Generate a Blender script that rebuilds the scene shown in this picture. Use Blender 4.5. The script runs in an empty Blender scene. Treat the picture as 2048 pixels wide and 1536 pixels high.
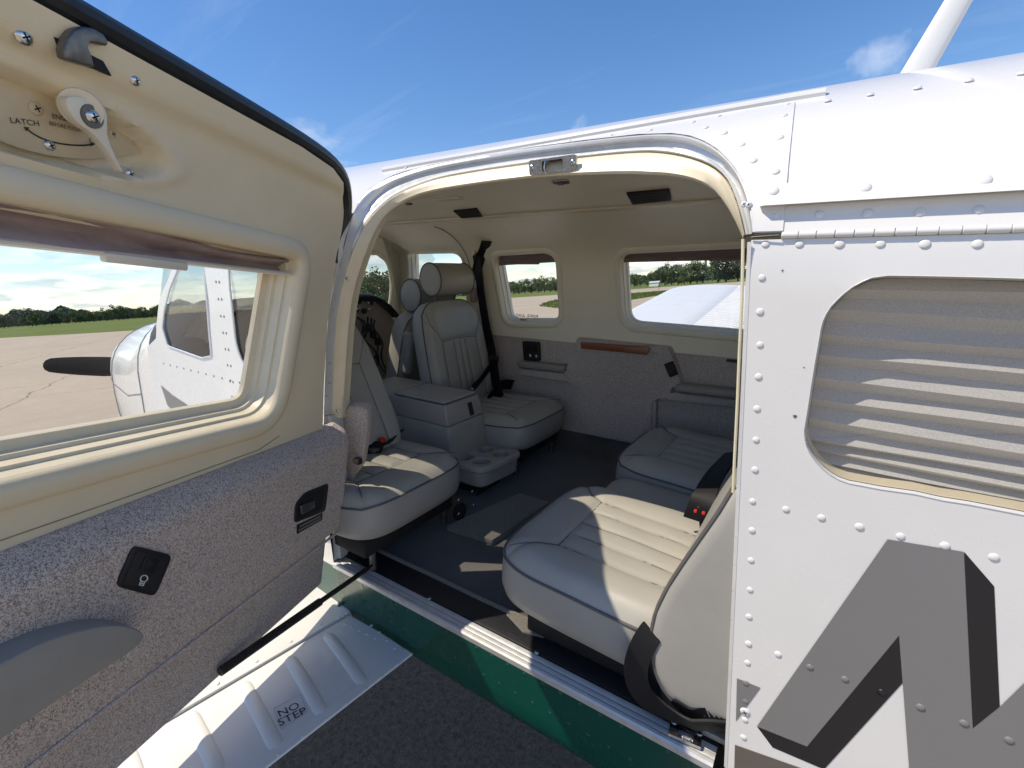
import bpy, bmesh, math, random
from mathutils import Vector, Matrix
from mathutils.geometry import delaunay_2d_cdt
random.seed(7)
rad = math.radians
scene = bpy.context.scene

# ------------------------------------------------------------------ camera
EYE = Vector((0, 0, 1.70))
FOC = 950.0                                    # focal length in photo pixels (2048 wide)
PSI, PITCH, ROLL = rad(34.4), rad(10.98), rad(3.76)
_ch = Vector((-math.sin(PSI), math.cos(PSI), 0)); _r0 = Vector((math.cos(PSI), math.sin(PSI), 0)); _z = Vector((0, 0, 1))
CF = math.cos(PITCH) * _ch - math.sin(PITCH) * _z
_u0 = math.sin(PITCH) * _ch + math.cos(PITCH) * _z
CR = math.cos(ROLL) * _r0 - math.sin(ROLL) * _u0
CU = math.sin(ROLL) * _r0 + math.cos(ROLL) * _u0
cam_d = bpy.data.cameras.new('camera'); cam = bpy.data.objects.new('camera', cam_d)
scene.collection.objects.link(cam)
cam.matrix_world = Matrix(((CR.x, CU.x, -CF.x, EYE.x), (CR.y, CU.y, -CF.y, EYE.y), (CR.z, CU.z, -CF.z, EYE.z), (0, 0, 0, 1)))
cam_d.sensor_width = 36; cam_d.lens = 36 * FOC / 2048
cam_d.clip_start = 0.02; cam_d.clip_end = 6000
scene.camera = cam

# the parked airplane sits a few degrees nose-up: its own frame is x aft, y to its right side, z up
NOSE = rad(4.76)
AIR = Matrix.Translation(EYE) @ Matrix.Rotation(NOSE, 4, 'Y') @ Matrix.Translation(-EYE)
AIR3 = AIR.to_3x3()

# ------------------------------------------------------------------ sky, sun, exposure
SUN_DIR = (AIR3 @ Vector((0.56, 0.42, -1.0))).normalized()
sun_d = bpy.data.lights.new('sun', 'SUN'); sun = bpy.data.objects.new('sun', sun_d); scene.collection.objects.link(sun)
sun_d.energy = 2.2; sun_d.angle = rad(0.5); sun_d.color = (1.0, 0.93, 0.81)
sun.rotation_euler = SUN_DIR.to_track_quat('-Z', 'Y').to_euler(); sun.location = (0, 0, 30)
to_sun = -SUN_DIR
world = bpy.data.worlds.new('World'); scene.world = world; world.use_nodes = True
nt = world.node_tree; nt.nodes.clear()
def wn(t, **k):
    n = nt.nodes.new(t)
    for a, v in k.items(): setattr(n, a, v)
    return n
sky = wn('ShaderNodeTexSky', sky_type='NISHITA', sun_disc=False)
sky.sun_elevation = math.asin(to_sun.z); sky.sun_rotation = math.atan2(to_sun.x, to_sun.y)
sky.air_density = 1.0; sky.dust_density = 0.1; sky.ozone_density = 3.0
tc = wn('ShaderNodeTexCoord'); sep = wn('ShaderNodeSeparateXYZ'); nt.links.new(tc.outputs['Generated'], sep.inputs[0])
def wray_(x, y): return (CF + (x - 1024) / FOC * CR - (y - 768) / FOC * CU).normalized()
def math_n(op, a, b=None, clamp=False):
    n = wn('ShaderNodeMath', operation=op); n.use_clamp = clamp
    for i, v in enumerate((a, b)):
        if v is None: continue
        if isinstance(v, (int, float)): n.inputs[i].default_value = v
        else: nt.links.new(v, n.inputs[i])
    return n.outputs[0]
zc = math_n('MAXIMUM', sep.outputs['Z'], 0.0)
den = math_n('ADD', zc, 0.16)
cmb = wn('ShaderNodeCombineXYZ')
nt.links.new(math_n('DIVIDE', sep.outputs['X'], den), cmb.inputs[0]); nt.links.new(math_n('DIVIDE', sep.outputs['Y'], den), cmb.inputs[1])
cn = wn('ShaderNodeTexNoise'); cn.inputs['Scale'].default_value = 1.35; cn.inputs['Detail'].default_value = 9; cn.inputs['Roughness'].default_value = 0.58; cn.inputs['Distortion'].default_value = 0.35
nt.links.new(cmb.outputs[0], cn.inputs['Vector'])
# clouds thicken toward the horizon
low = wn('ShaderNodeMapRange'); low.inputs['From Min'].default_value = 0.0; low.inputs['From Max'].default_value = 0.34; low.inputs['To Min'].default_value = 0.31; low.inputs['To Max'].default_value = 0.66
nt.links.new(zc, low.inputs['Value'])
cov = math_n('SUBTRACT', cn.outputs['Fac'], low.outputs[0])
cov = math_n('MULTIPLY', cov, 3.6, True)
cov = math_n('MULTIPLY', cov, 0.85)
cn2 = wn('ShaderNodeTexNoise'); cn2.inputs['Scale'].default_value = 3.2; cn2.inputs['Detail'].default_value = 6
nt.links.new(cmb.outputs[0], cn2.inputs['Vector'])
ccol = wn('ShaderNodeMix', data_type='RGBA')
ccol.inputs['A'].default_value = (1.9, 2.25, 2.75, 1); ccol.inputs['B'].default_value = (4.7, 4.65, 4.55, 1)
sh = wn('ShaderNodeMapRange'); sh.inputs['From Min'].default_value = 0.42; sh.inputs['From Max'].default_value = 0.60
nt.links.new(cn2.outputs['Fac'], sh.inputs['Value']); nt.links.new(sh.outputs[0], ccol.inputs['Factor'])
mixc = wn('ShaderNodeMix', data_type='RGBA'); nt.links.new(cov, mixc.inputs['Factor'])
hs = wn('ShaderNodeHueSaturation'); hs.inputs['Hue'].default_value = 0.506; hs.inputs['Saturation'].default_value = 1.24; hs.inputs['Value'].default_value = 0.54; nt.links.new(sky.outputs[0], hs.inputs['Color']); nt.links.new(hs.outputs[0], mixc.inputs['A']); nt.links.new(ccol.outputs['Result'], mixc.inputs['B'])
# high thin cirrus streaks and one small puff over the tail
mp = wn('ShaderNodeMapping'); mp.inputs['Rotation'].default_value = (0, 0, rad(35)); mp.inputs['Scale'].default_value = (0.55, 2.6, 1); nt.links.new(cmb.outputs[0], mp.inputs['Vector'])
ci = wn('ShaderNodeTexNoise'); ci.inputs['Scale'].default_value = 1.5; ci.inputs['Detail'].default_value = 8; ci.inputs['Roughness'].default_value = 0.62; ci.inputs['Distortion'].default_value = 0.7; nt.links.new(mp.outputs[0], ci.inputs['Vector'])
cm = wn('ShaderNodeMapRange'); cm.inputs['From Min'].default_value = 0.54; cm.inputs['From Max'].default_value = 0.80; cm.inputs['To Max'].default_value = 0.06; nt.links.new(ci.outputs['Fac'], cm.inputs['Value'])
pd_ = wray_(1752, 118); pv_ = wn('ShaderNodeVectorMath', operation='DISTANCE'); nt.links.new(tc.outputs['Generated'], pv_.inputs[0]); pv_.inputs[1].default_value = pd_
pn = wn('ShaderNodeTexNoise'); pn.inputs['Scale'].default_value = 22; pn.inputs['Detail'].default_value = 7; nt.links.new(tc.outputs['Generated'], pn.inputs['Vector'])
pm_ = math_n('MULTIPLY', math_n('SUBTRACT', math_n('SUBTRACT', math_n('MULTIPLY', pn.outputs['Fac'], 0.13), 0.030), pv_.outputs['Value']), 16, True)
al = math_n('MAXIMUM', cm.outputs[0], math_n('MULTIPLY', pm_, 0.30))
mix2 = wn('ShaderNodeMix', data_type='RGBA'); nt.links.new(al, mix2.inputs['Factor']); nt.links.new(mixc.outputs['Result'], mix2.inputs['A']); mix2.inputs['B'].default_value = (5.6, 5.6, 5.6, 1)
bg = wn('ShaderNodeBackground'); bg.inputs['Strength'].default_value = 0.15
nt.links.new(mix2.outputs['Result'], bg.inputs['Color'])
nt.links.new(bg.outputs[0], wn('ShaderNodeOutputWorld').inputs[0])
vs = scene.view_settings
vs.view_transform = 'Standard'; vs.look = 'None'; vs.exposure = 1.14; vs.gamma = 1; vs.use_curve_mapping = False
vs.use_white_balance = True; vs.white_balance_temperature = 7100; vs.white_balance_tint = 10
scene.cycles.max_bounces = 14; scene.cycles.diffuse_bounces = 10; scene.cycles.transparent_max_bounces = 16
scene.cycles.use_denoising = True
scene.cycles.sample_clamp_indirect = 6

# ------------------------------------------------------------------ pixel -> place (airplane frame)
AIRI = AIR3.transposed()
def wray(x, y): return CF + (x - 1024) / FOC * CR - (y - 768) / FOC * CU
def ray(x, y): return AIRI @ wray(x, y)
def atY(x, y, Y): d = ray(x, y); return EYE + d * (Y / d.y)
def atX(x, y, X): d = ray(x, y); return EYE + d * (X / d.x)
def atZ(x, y, Z): d = ray(x, y); return EYE + d * ((Z - EYE.z) / d.z)
def atP(x, y, p, n): d = ray(x, y); return EYE + d * ((p - EYE).dot(n) / d.dot(n))
def ground_at(x, y, z=0.0): d = wray(x, y); return EYE + d * ((z - EYE.z) / d.z)

# near side section of the fuselage: y as a function of z
Y0, ZC, EA, EB, YM = 0.68, 1.694, 0.57, 0.33, 1.25
def prof(z):
    if z < 0.80:
        k = min(1, (0.80 - z) / 0.07); return Y0 + 0.07 - 0.07 * math.sqrt(max(0, 1 - k * k))
    if z <= ZC: return Y0
    k = min(1, (z - ZC) / EB); return YM - EA * math.sqrt(max(0, 1 - k * k))
def atSkin(x, y, off=0.0):
    d = ray(x, y); f = lambda t: (EYE + d * t).y - prof((EYE + d * t).z) - off
    t0, t = 0.05, 0.05
    while f(t) < 0 and t < 6: t0 = t; t += 0.02
    a, b = t0, t
    for _ in range(40):
        m = (a + b) / 2
        if f(m) < 0: a = m
        else: b = m
    return EYE + d * b
def skin_n(P):
    e = 1e-3; z = P.z; dy = (prof(z + e) - prof(z - e)) / (2 * e)
    return Vector((0, -1, dy)).normalized()

# ------------------------------------------------------------------ materials
def lin(h):
    h = h.lstrip('#'); c = [int(h[i:i + 2], 16) / 255 for i in (0, 2, 4)]
    return tuple((v / 12.92 if v <= 0.04045 else ((v + 0.055) / 1.055) ** 2.4) for v in c)
class NB:
    def __init__(s, name):
        s.m = bpy.data.materials.new(name); s.m.use_nodes = True; s.t = s.m.node_tree; s.t.nodes.clear()
        s.out = s.t.nodes.new('ShaderNodeOutputMaterial'); s.tc = None
    def n(s, typ, **k):
        n = s.t.nodes.new(typ)
        for a, v in k.items():
            if a in n.inputs.keys(): n.inputs[a].default_value = v
            else: setattr(n, a, v)
        return n
    def l(s, a, b): s.t.links.new(a, b)
    def co(s, kind='Object'):
        if not s.tc: s.tc = s.n('ShaderNodeTexCoord')
        return s.tc.outputs[kind]
    def noise(s, scale, detail=3, rough=0.5, dist=0.0, vec=None):
        n = s.n('ShaderNodeTexNoise'); n.inputs['Scale'].default_value = scale; n.inputs['Detail'].default_value = detail
        n.inputs['Roughness'].default_value = rough; n.inputs['Distortion'].default_value = dist
        s.l(vec if vec is not None else s.co(), n.inputs['Vector']); return n.outputs['Fac']
    def mrange(s, v, a, b, c=0, d=1):
        n = s.n('ShaderNodeMapRange'); n.inputs['From Min'].default_value = a; n.inputs['From Max'].default_value = b
        n.inputs['To Min'].default_value = c; n.inputs['To Max'].default_value = d; s.l(v, n.inputs['Value']); return n.outputs[0]
    def mix(s, f, a, b, mode='MIX'):
        n = s.n('ShaderNodeMix', data_type='RGBA'); n.blend_type = mode
        if isinstance(f, (int, float)): n.inputs['Factor'].default_value = f
        else: s.l(f, n.inputs['Factor'])
        for k, v in (('A', a), ('B', b)):
            if isinstance(v, tuple): n.inputs[k].default_value = (*v[:3], 1)
            else: s.l(v, n.inputs[k])
        return n.outputs['Result']
    def math(s, op, a, b=0.0):
        n = s.n('ShaderNodeMath', operation=op)
        for i, v in enumerate((a, b)):
            if isinstance(v, (int, float)): n.inputs[i].default_value = v
            else: s.l(v, n.inputs[i])
        return n.outputs[0]
    def bsdf(s, col, rough=0.5, metal=0.0, coat=0.0, spec=0.5, sheen=0.0, bump=None, bstr=0.1, bdist=0.002):
        p = s.n('ShaderNodeBsdfPrincipled')
        if isinstance(col, tuple): p.inputs['Base Color'].default_value = (*col[:3], 1)
        else: s.l(col, p.inputs['Base Color'])
        if isinstance(rough, (int, float)): p.inputs['Roughness'].default_value = rough
        else: s.l(rough, p.inputs['Roughness'])
        p.inputs['Metallic'].default_value = metal; p.inputs['Specular IOR Level'].default_value = spec
        p.inputs['Coat Weight'].default_value = coat; p.inputs['Coat Roughness'].default_value = 0.06
        p.inputs['Sheen Weight'].default_value = sheen
        if bump is not None:
            b = s.n('ShaderNodeBump'); b.inputs['Strength'].default_value = bstr; b.inputs['Distance'].default_value = bdist
            s.l(bump, b.inputs['Height']); s.l(b.outputs[0], p.inputs['Normal'])
        s.l(p.outputs[0], s.out.inputs[0]); return p
def simple(name, col, rough=0.5, metal=0.0, coat=0.0, var=0.06, vs_=9.0, bscale=0, bstr=0.1, spec=0.5, bdist=0.001):
    b = NB(name); f = b.noise(vs_, 5, 0.6)
    k = tuple(c * (1 - var) for c in col); h = tuple(min(1, c * (1 + var)) for c in col)
    c = b.mix(b.mrange(f, 0.3, 0.7), k, h)
    r = b.mrange(b.noise(vs_ * 2.3, 4), 0.3, 0.7, max(0.02, rough - 0.06), min(1, rough + 0.08))
    b.bsdf(c, r, metal, coat, spec, bump=(b.noise(bscale, 3) if bscale else None), bstr=bstr, bdist=bdist)
    return b.m
MT = {}
def paint(name, col, rough=0.22, dirt=0.06, coat=0.35):
    b = NB(name); f = b.noise(5, 6, 0.65); g = b.noise(60, 4, 0.6)
    c = b.mix(b.mrange(f, 0.35, 0.75), col, tuple(x * (1 - dirt) for x in col))
    spk = b.mrange(g, 0.74, 0.80, 0, 0.14)
    c = b.mix(spk, c, tuple(x * 0.75 for x in col))
    b.bsdf(c, b.mrange(f, 0.3, 0.7, rough, rough + 0.1), 0, coat, 0.5, bump=b.noise(5, 1.5), bstr=0.10, bdist=0.004)
    return b.m
MT['white'] = paint('white_paint', (0.74, 0.735, 0.725))
MT['wing_white'] = paint('wing_paint', (0.76, 0.755, 0.74), 0.36, 0.09)
MT['green'] = paint('green_paint', (0.001, 0.060, 0.042), 0.22, 0.1, 0.05)
MT['letter'] = paint('grey_letter', (0.19, 0.19, 0.194), 0.32, 0.06)
MT['letter_dark'] = paint('dark_letter', (0.008, 0.009, 0.014), 0.35, 0.1, 0.0)
MT['stripe'] = paint('brown_grey_stripe', (0.12, 0.105, 0.095), 0.25, 0.1)
MT['alu'] = simple('brushed_aluminium', (0.56, 0.56, 0.56), 0.45, 0.45, var=0.1, vs_=40)
MT['alu_paint'] = simple('painted_jamb', (0.66, 0.67, 0.68), 0.32, 0.25, var=0.06, vs_=25)
MT['chrome'] = simple('screw_steel', (0.6, 0.6, 0.6), 0.24, 1.0, var=0.2, vs_=200)
MT['steel'] = simple('dark_steel', (0.16, 0.155, 0.15), 0.4, 0.8, var=0.2, vs_=90)
MT['black'] = simple('black_plastic', (0.014, 0.014, 0.017), 0.42, var=0.15, vs_=80, bscale=600, bstr=0.12)
MT['rubber'] = simple('black_rubber', (0.013, 0.014, 0.017), 0.38, var=0.3, vs_=60, bscale=160, bstr=0.1)
MT['strut'] = simple('gas_strut_black', (0.03, 0.026, 0.024), 0.3, 0.4, var=0.3, vs_=120)
MT['drape_gap'] = simple('black_drape_gap', (0.006, 0.006, 0.008), 0.55, var=0.2, vs_=30)
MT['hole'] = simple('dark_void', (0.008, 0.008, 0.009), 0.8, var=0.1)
def vinyl(name, col, br=0.25, bs=420, var=0.07):
    b = NB(name); f = b.noise(3.5, 5, 0.6); g = b.noise(bs, 3, 0.6); d = b.noise(26, 6, 0.7)
    c = b.mix(b.mrange(f, 0.3, 0.7), tuple(x * (1 - var) for x in col), tuple(min(1, x * (1 + var)) for x in col))
    c = b.mix(b.mrange(d, 0.66, 0.80, 0, 0.14), c, tuple(x * 0.72 for x in col))
    b.bsdf(c, 0.58, 0, 0, 0.4, bump=g, bstr=br, bdist=0.0012); return b.m
MT['cream'] = vinyl('cream_vinyl', (0.72, 0.63, 0.455))
MT['cream_liner'] = vinyl('cream_headliner', (0.86, 0.80, 0.65), 0.2, 500, 0.04)
MT['cream_hard'] = simple('cream_plastic', (0.72, 0.64, 0.475), 0.42, var=0.05, vs_=20, bscale=300, bstr=0.05)
MT['tan_plate'] = simple('tan_latch_plate', (0.56, 0.46, 0.31), 0.5, var=0.06, vs_=30, bscale=500, bstr=0.15)
MT['ivory'] = simple('ivory_lever', (0.72, 0.66, 0.54), 0.38, var=0.05)
MT['bead'] = vinyl('yellowed_bead', (0.70, 0.64, 0.46), 0.2, 700, 0.12)
def squiggle(name, light, dark, scale, width=0.05, fuzz=0.4):
    b = NB(name)
    mp = b.n('ShaderNodeMapping'); mp.inputs['Scale'].default_value = (1.0, 1.0, 1.0); b.l(b.co(), mp.inputs['Vector'])
    n1 = b.noise(scale, 1.6, 0.5, 0.6, mp.outputs[0])
    a = b.math('ABSOLUTE', b.math('SUBTRACT', n1, 0.5))
    f = b.mrange(a, width * 0.55, width * 1.4)
    g = b.noise(scale * 4.5, 2, 0.6)
    c = b.mix(f, dark, light)
    c = b.mix(b.mrange(g, 0.2, 0.8, 0, fuzz), c, tuple(x * 0.45 for x in light))
    big = b.noise(2.2, 4)
    c = b.mix(b.mrange(big, 0.3, 0.7, 0, 0.18), c, tuple(x * 0.8 for x in dark))
    hgt = b.math('ADD', f, b.math('MULTIPLY', g, 0.8))
    b.bsdf(c, 0.95, 0, 0, 0.15, 0.25, bump=hgt, bstr=0.5, bdist=0.0016); return b.m
MT['carpet'] = squiggle('patterned_grey_carpet', (0.80, 0.69, 0.615), (0.24, 0.20, 0.182), 320)
MT['carpet_side'] = squiggle('side_wall_grey_carpet', (0.78, 0.69, 0.635), (0.38, 0.33, 0.305), 260, 0.05, 0.5)
b = NB('dark_floor_carpet'); g = b.noise(420, 3, 0.7); h = b.noise(6, 4)
c = b.mix(b.mrange(g, 0.3, 0.7), (0.055, 0.052, 0.050), (0.17, 0.16, 0.15)); c = b.mix(b.mrange(h, 0.3, 0.7, 0, 0.4), c, (0.05, 0.048, 0.046))
b.bsdf(c, 0.97, 0, 0, 0.1, 0.3, bump=g, bstr=0.7, bdist=0.002); MT['floor'] = b.m
b = NB('carpet_edge_binding'); g = b.noise(520, 3, 0.7)
b.bsdf(b.mix(b.mrange(g, 0.3, 0.7), (0.08, 0.077, 0.072), (0.25, 0.235, 0.205)), 0.95, 0, 0, 0.1, 0.3, bump=g, bstr=0.8, bdist=0.002); MT['binding'] = b.m
def leather(name, col):
    b = NB(name); f = b.noise(5, 5, 0.6); g = b.noise(330, 4, 0.65); wr = b.noise(34, 5, 0.65, 0.6)
    c = b.mix(b.mrange(f, 0.3, 0.7), tuple(x * 0.93 for x in col), tuple(x * 1.06 for x in col))
    c = b.mix(b.mrange(wr, 0.62, 0.75, 0, 0.16), c, tuple(x * 0.7 for x in col))
    hh = b.math('ADD', g, b.math('MULTIPLY', wr, 0.9))
    b.bsdf(c, b.mrange(f, 0.3, 0.7, 0.40, 0.52), 0, 0, 0.5, bump=hh, bstr=0.16, bdist=0.0015); return b.m
MT['leather'] = leather('grey_leather', (0.37, 0.355, 0.315))
MT['leather_side'] = leather('light_grey_vinyl', (0.32, 0.312, 0.295))
MT['piping'] = simple('dark_grey_piping', (0.10, 0.099, 0.10), 0.5, var=0.1)
MT['stitch'] = simple('cream_stitching', (0.30, 0.26, 0.18), 0.7, var=0.1)
MT['seam'] = simple('dark_seam_thread', (0.10, 0.10, 0.098), 0.6, var=0.1)  # dark thread of the sewn seams
MT['console'] = simple('grey_console_plastic', (0.34, 0.322, 0.298), 0.5, var=0.05, vs_=14, bscale=420, bstr=0.12)
MT['armrest'] = simple('slate_armrest_vinyl', (0.30, 0.29, 0.27), 0.5, var=0.06, vs_=12, bscale=380, bstr=0.12)
b = NB('seat_belt_webbing'); w = b.n('ShaderNodeTexWave', bands_direction='DIAGONAL'); w.inputs['Scale'].default_value = 160; w.inputs['Distortion'].default_value = 0.4; b.l(b.co(), w.inputs['Vector'])
b.bsdf(b.mix(w.outputs['Fac'], (0.004, 0.004, 0.006), (0.012, 0.012, 0.015)), 0.6, 0, 0, 0.3, 0.0, bump=w.outputs['Fac'], bstr=0.25, bdist=0.001); MT['belt'] = b.m
MT['red'] = simple('red_button', (0.55, 0.03, 0.02), 0.4, var=0.05)
b = NB('mahogany_veneer'); mp = b.n('ShaderNodeMapping'); mp.inputs['Scale'].default_value = (3, 40, 60); b.l(b.co(), mp.inputs['Vector'])
g = b.noise(4, 5, 0.6, 0.8, mp.outputs[0]); b.bsdf(b.mix(b.mrange(g, 0.3, 0.7), (0.20, 0.058, 0.022), (0.33, 0.115, 0.045)), 0.35, 0, 0.3); MT['wood'] = b.m
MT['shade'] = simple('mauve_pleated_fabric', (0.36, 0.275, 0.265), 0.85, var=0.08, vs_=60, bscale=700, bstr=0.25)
b = NB('grey_pleated_blind'); g = b.noise(500, 3, 0.7)
_c = b.mix(b.mrange(g, 0.3, 0.7), (0.42, 0.415, 0.405), (0.60, 0.595, 0.58)); b.bsdf(_c, 0.9, 0, 0, 0.2, bump=g, bstr=0.25, bdist=0.001); MT['blind'] = b.m
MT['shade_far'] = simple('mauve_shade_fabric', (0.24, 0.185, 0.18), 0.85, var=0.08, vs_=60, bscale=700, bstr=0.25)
MT['print'] = simple('black_print', (0.02, 0.02, 0.022), 0.6, var=0.05)
MT['print_white'] = simple('white_print', (0.7, 0.7, 0.68), 0.6, var=0.05)
MT['panel'] = simple('instrument_panel_tan', (0.30, 0.25, 0.20), 0.6, var=0.06)
MT['panel_dark'] = simple('glareshield_vinyl', (0.016, 0.015, 0.016), 0.7, var=0.1, bscale=300, bstr=0.2)
def glass(name, tint=(1, 1, 1), f0=0.05, gain=0.75, rough=0.0, ior=1.46):
    b = NB(name); tr = b.n('ShaderNodeBsdfTransparent'); tr.inputs[0].default_value = (*tint, 1)
    gl = b.n('ShaderNodeBsdfGlossy'); gl.inputs['Roughness'].default_value = rough
    ge = b.n('ShaderNodeNewGeometry'); dt = b.n('ShaderNodeVectorMath', operation='DOT_PRODUCT'); b.l(ge.outputs['Incoming'], dt.inputs[0]); b.l(ge.outputs['Normal'], dt.inputs[1])
    f0_ = ((ior - 1) / (ior + 1)) ** 2; f0_ = 2 * f0_ / (1 + f0_)
    p5 = b.math('POWER', b.math('SUBTRACT', 1.0, b.math('ABSOLUTE', dt.outputs['Value'])), 5.0); fres = b.math('ADD', b.math('MULTIPLY', p5, 1 - f0_), f0_)
    wv = b.noise(3.0, 2); bp = b.n('ShaderNodeBump'); bp.inputs['Strength'].default_value = 0.05; bp.inputs['Distance'].default_value = 0.01
    b.l(wv, bp.inputs['Height']); b.l(bp.outputs[0], gl.inputs['Normal'])
    mx = b.n('ShaderNodeMixShader'); b.l(b.mrange(fres, 0, 1, 0, gain), mx.inputs[0]); b.l(tr.outputs[0], mx.inputs[1]); b.l(gl.outputs[0], mx.inputs[2])
    b.l(mx.outputs[0], b.out.inputs[0]); return b.m
MT['glass'] = glass('clear_acrylic', (0.97, 0.98, 0.975), gain=0.55)
MT['glass_dark'] = glass('tinted_acrylic', (0.80, 0.82, 0.83), gain=1.0, ior=1.75)
MT['glass_aft'] = glass('aft_acrylic', (0.92, 0.92, 0.92), gain=1.0, ior=1.85)

# ------------------------------------------------------------------ mesh helpers
COL = scene.collection
BASE = {}
def thing(name, label, cat, base=(0, 0, 0), group=None, air=True):
    o = bpy.data.objects.new(name, None); COL.objects.link(o); o.empty_display_size = 0.1
    base = Vector(base); BASE[o.name] = base
    o.matrix_world = (AIR @ Matrix.Translation(base)) if air else Matrix.Translation(base)
    o['label'] = label; o['category'] = cat
    if group: o['group'] = group
    return o
def add(name, verts, faces, mat, parent=None, smooth=True, angle=35, label=None):
    me = bpy.data.meshes.new(name)
    base = BASE[parent.name] if parent else Vector((0, 0, 0))
    me.from_pydata([tuple(Vector(v) - base) for v in verts], [], [tuple(f) for f in faces])
    me.validate(); me.materials.append(mat)
    if smooth:
        me.polygons.foreach_set('use_smooth', [True] * len(me.polygons)); me.set_sharp_from_angle(angle=rad(angle))
    me.update()
    o = bpy.data.objects.new(name, me); COL.objects.link(o)
    if parent: o.parent = parent
    BASE[o.name] = base
    if label: o['label'] = label
    return o
def tagged(o, label, cat, group=None, kind=None):
    if label: o['label'] = label
    if cat: o['category'] = cat
    if group: o['group'] = group
    if kind: o['kind'] = kind
    return o
def raw_mesh(name, verts, faces, mat, angle=40):
    me = bpy.data.meshes.new(name); me.from_pydata([tuple(v) for v in verts], [], [tuple(f) for f in faces]); me.materials.append(mat)
    me.polygons.foreach_set('use_smooth', [True] * len(me.polygons)); me.set_sharp_from_angle(angle=rad(angle)); return me
def frame(n, up=None):
    n = Vector(n).normalized(); up = Vector(up) if up is not None else (Vector((0, 0, 1)) if abs(n.z) < 0.95 else Vector((1, 0, 0)))
    x = up.cross(n).normalized(); y = n.cross(x); return Matrix((x, y, n)).transposed()
def inst(name, me, parent, P, n=(0, -1, 0), s=1.0, spin=0.0, up=None):
    o = bpy.data.objects.new(name, me); COL.objects.link(o); o.parent = parent; BASE[o.name] = BASE[parent.name]
    R = frame(n, up).to_4x4() @ Matrix.Rotation(spin, 4, 'Z')
    o.matrix_local = Matrix.Translation(Vector(P) - BASE[parent.name]) @ R @ Matrix.Diagonal((s, s, s, 1)); return o
def inside(p, poly):
    x, y = p; c = False; j = len(poly) - 1
    for i in range(len(poly)):
        xi, yi = poly[i]; xj, yj = poly[j]
        if (yi > y) != (yj > y) and x < (xj - xi) * (y - yi) / (yj - yi) + xi: c = not c
        j = i
    return c
def seg_d(p, a, b):
    ax, ay = a; bx, by = b; dx, dy = bx - ax, by - ay; L = dx * dx + dy * dy
    t = 0 if L == 0 else max(0, min(1, ((p[0] - ax) * dx + (p[1] - ay) * dy) / L))
    return math.hypot(p[0] - ax - t * dx, p[1] - ay - t * dy)
def resample(poly, step, closed=True):
    out = []; n = len(poly)
    for i in range(n if closed else n - 1):
        a = poly[i]; b2 = poly[(i + 1) % n]; L = math.dist(a, b2); k = max(1, int(math.ceil(L / step)))
        for j in range(k): out.append(tuple(a[q] + (b2[q] - a[q]) * j / k for q in range(len(a))))
    if not closed: out.append(tuple(poly[-1]))
    return out
def smooth_poly(poly, it=2, closed=True):
    for _ in range(it):
        out = []; n = len(poly)
        if not closed: out.append(tuple(poly[0]))
        for i in range(n if closed else n - 1):
            a = poly[i]; b2 = poly[(i + 1) % n]
            out.append(tuple(a[q] * .75 + b2[q] * .25 for q in range(len(a)))); out.append(tuple(a[q] * .25 + b2[q] * .75 for q in range(len(a))))
        if not closed: out.append(tuple(poly[-1]))
        poly = out
    return poly
def surf(outer, holes, fn, step, bstep=None):
    """flat region with holes, filled with a fine triangle grid and laid on a surface by fn"""
    bstep = bstep or step
    outer = resample(outer, bstep); holes = [resample(h, bstep) for h in holes]
    vs_ = []; es = []
    for lp in [outer] + holes:
        k = len(vs_); vs_ += lp; es += [(k + i, k + (i + 1) % len(lp)) for i in range(len(lp))]
    x0, x1 = min(p[0] for p in outer), max(p[0] for p in outer); y0, y1 = min(p[1] for p in outer), max(p[1] for p in outer)
    allseg = []
    for lp in [outer] + holes: allseg += [(lp[i], lp[(i + 1) % len(lp)]) for i in range(len(lp))]
    ny = int((y1 - y0) / step) + 1; nx = int((x1 - x0) / step) + 1
    # mark cells near the boundary
    near = set()
    for a, b2 in allseg:
        for q in (a, b2):
            ci, cj = int((q[0] - x0) / step), int((q[1] - y0) / step)
            for di in (-1, 0, 1):
                for dj in (-1, 0, 1): near.add((ci + di, cj + dj))
    for j in range(ny):
        for i in range(nx):
            p = (x0 + (i + .5 + .25 * (j % 2)) * step, y0 + (j + .5) * step)
            ci, cj = int((p[0] - x0) / step), int((p[1] - y0) / step)
            if (ci, cj) in near and any(seg_d(p, a, b2) < step * .45 for a, b2 in allseg if abs(a[0] - p[0]) < 3 * step and abs(a[1] - p[1]) < 3 * step): continue
            if inside(p, outer) and not any(inside(p, h) for h in holes): vs_.append(p)
    r = delaunay_2d_cdt([Vector(p) for p in vs_], es, [], 0, 1e-6)
    V2, F = r[0], r[2]; out = []
    for f in F:
        c = (sum(V2[i].x for i in f) / len(f), sum(V2[i].y for i in f) / len(f))
        if inside(c, outer) and not any(inside(c, h) for h in holes): out.append(tuple(f))
    return [fn(v.x, v.y) for v in V2], out
def loft(loops, closed=True, cap0=False, cap1=False):
    n = len(loops[0]); vs_ = [v for lp in loops for v in lp]; fs = []
    for k in range(len(loops) - 1):
        for i in range(n if closed else n - 1):
            j = (i + 1) % n; fs.append((k * n + i, k * n + j, (k + 1) * n + j, (k + 1) * n + i))
    if cap0: fs.append(tuple(reversed(range(n))))
    if cap1: fs.append(tuple((len(loops) - 1) * n + i for i in range(n)))
    return vs_, fs
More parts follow.
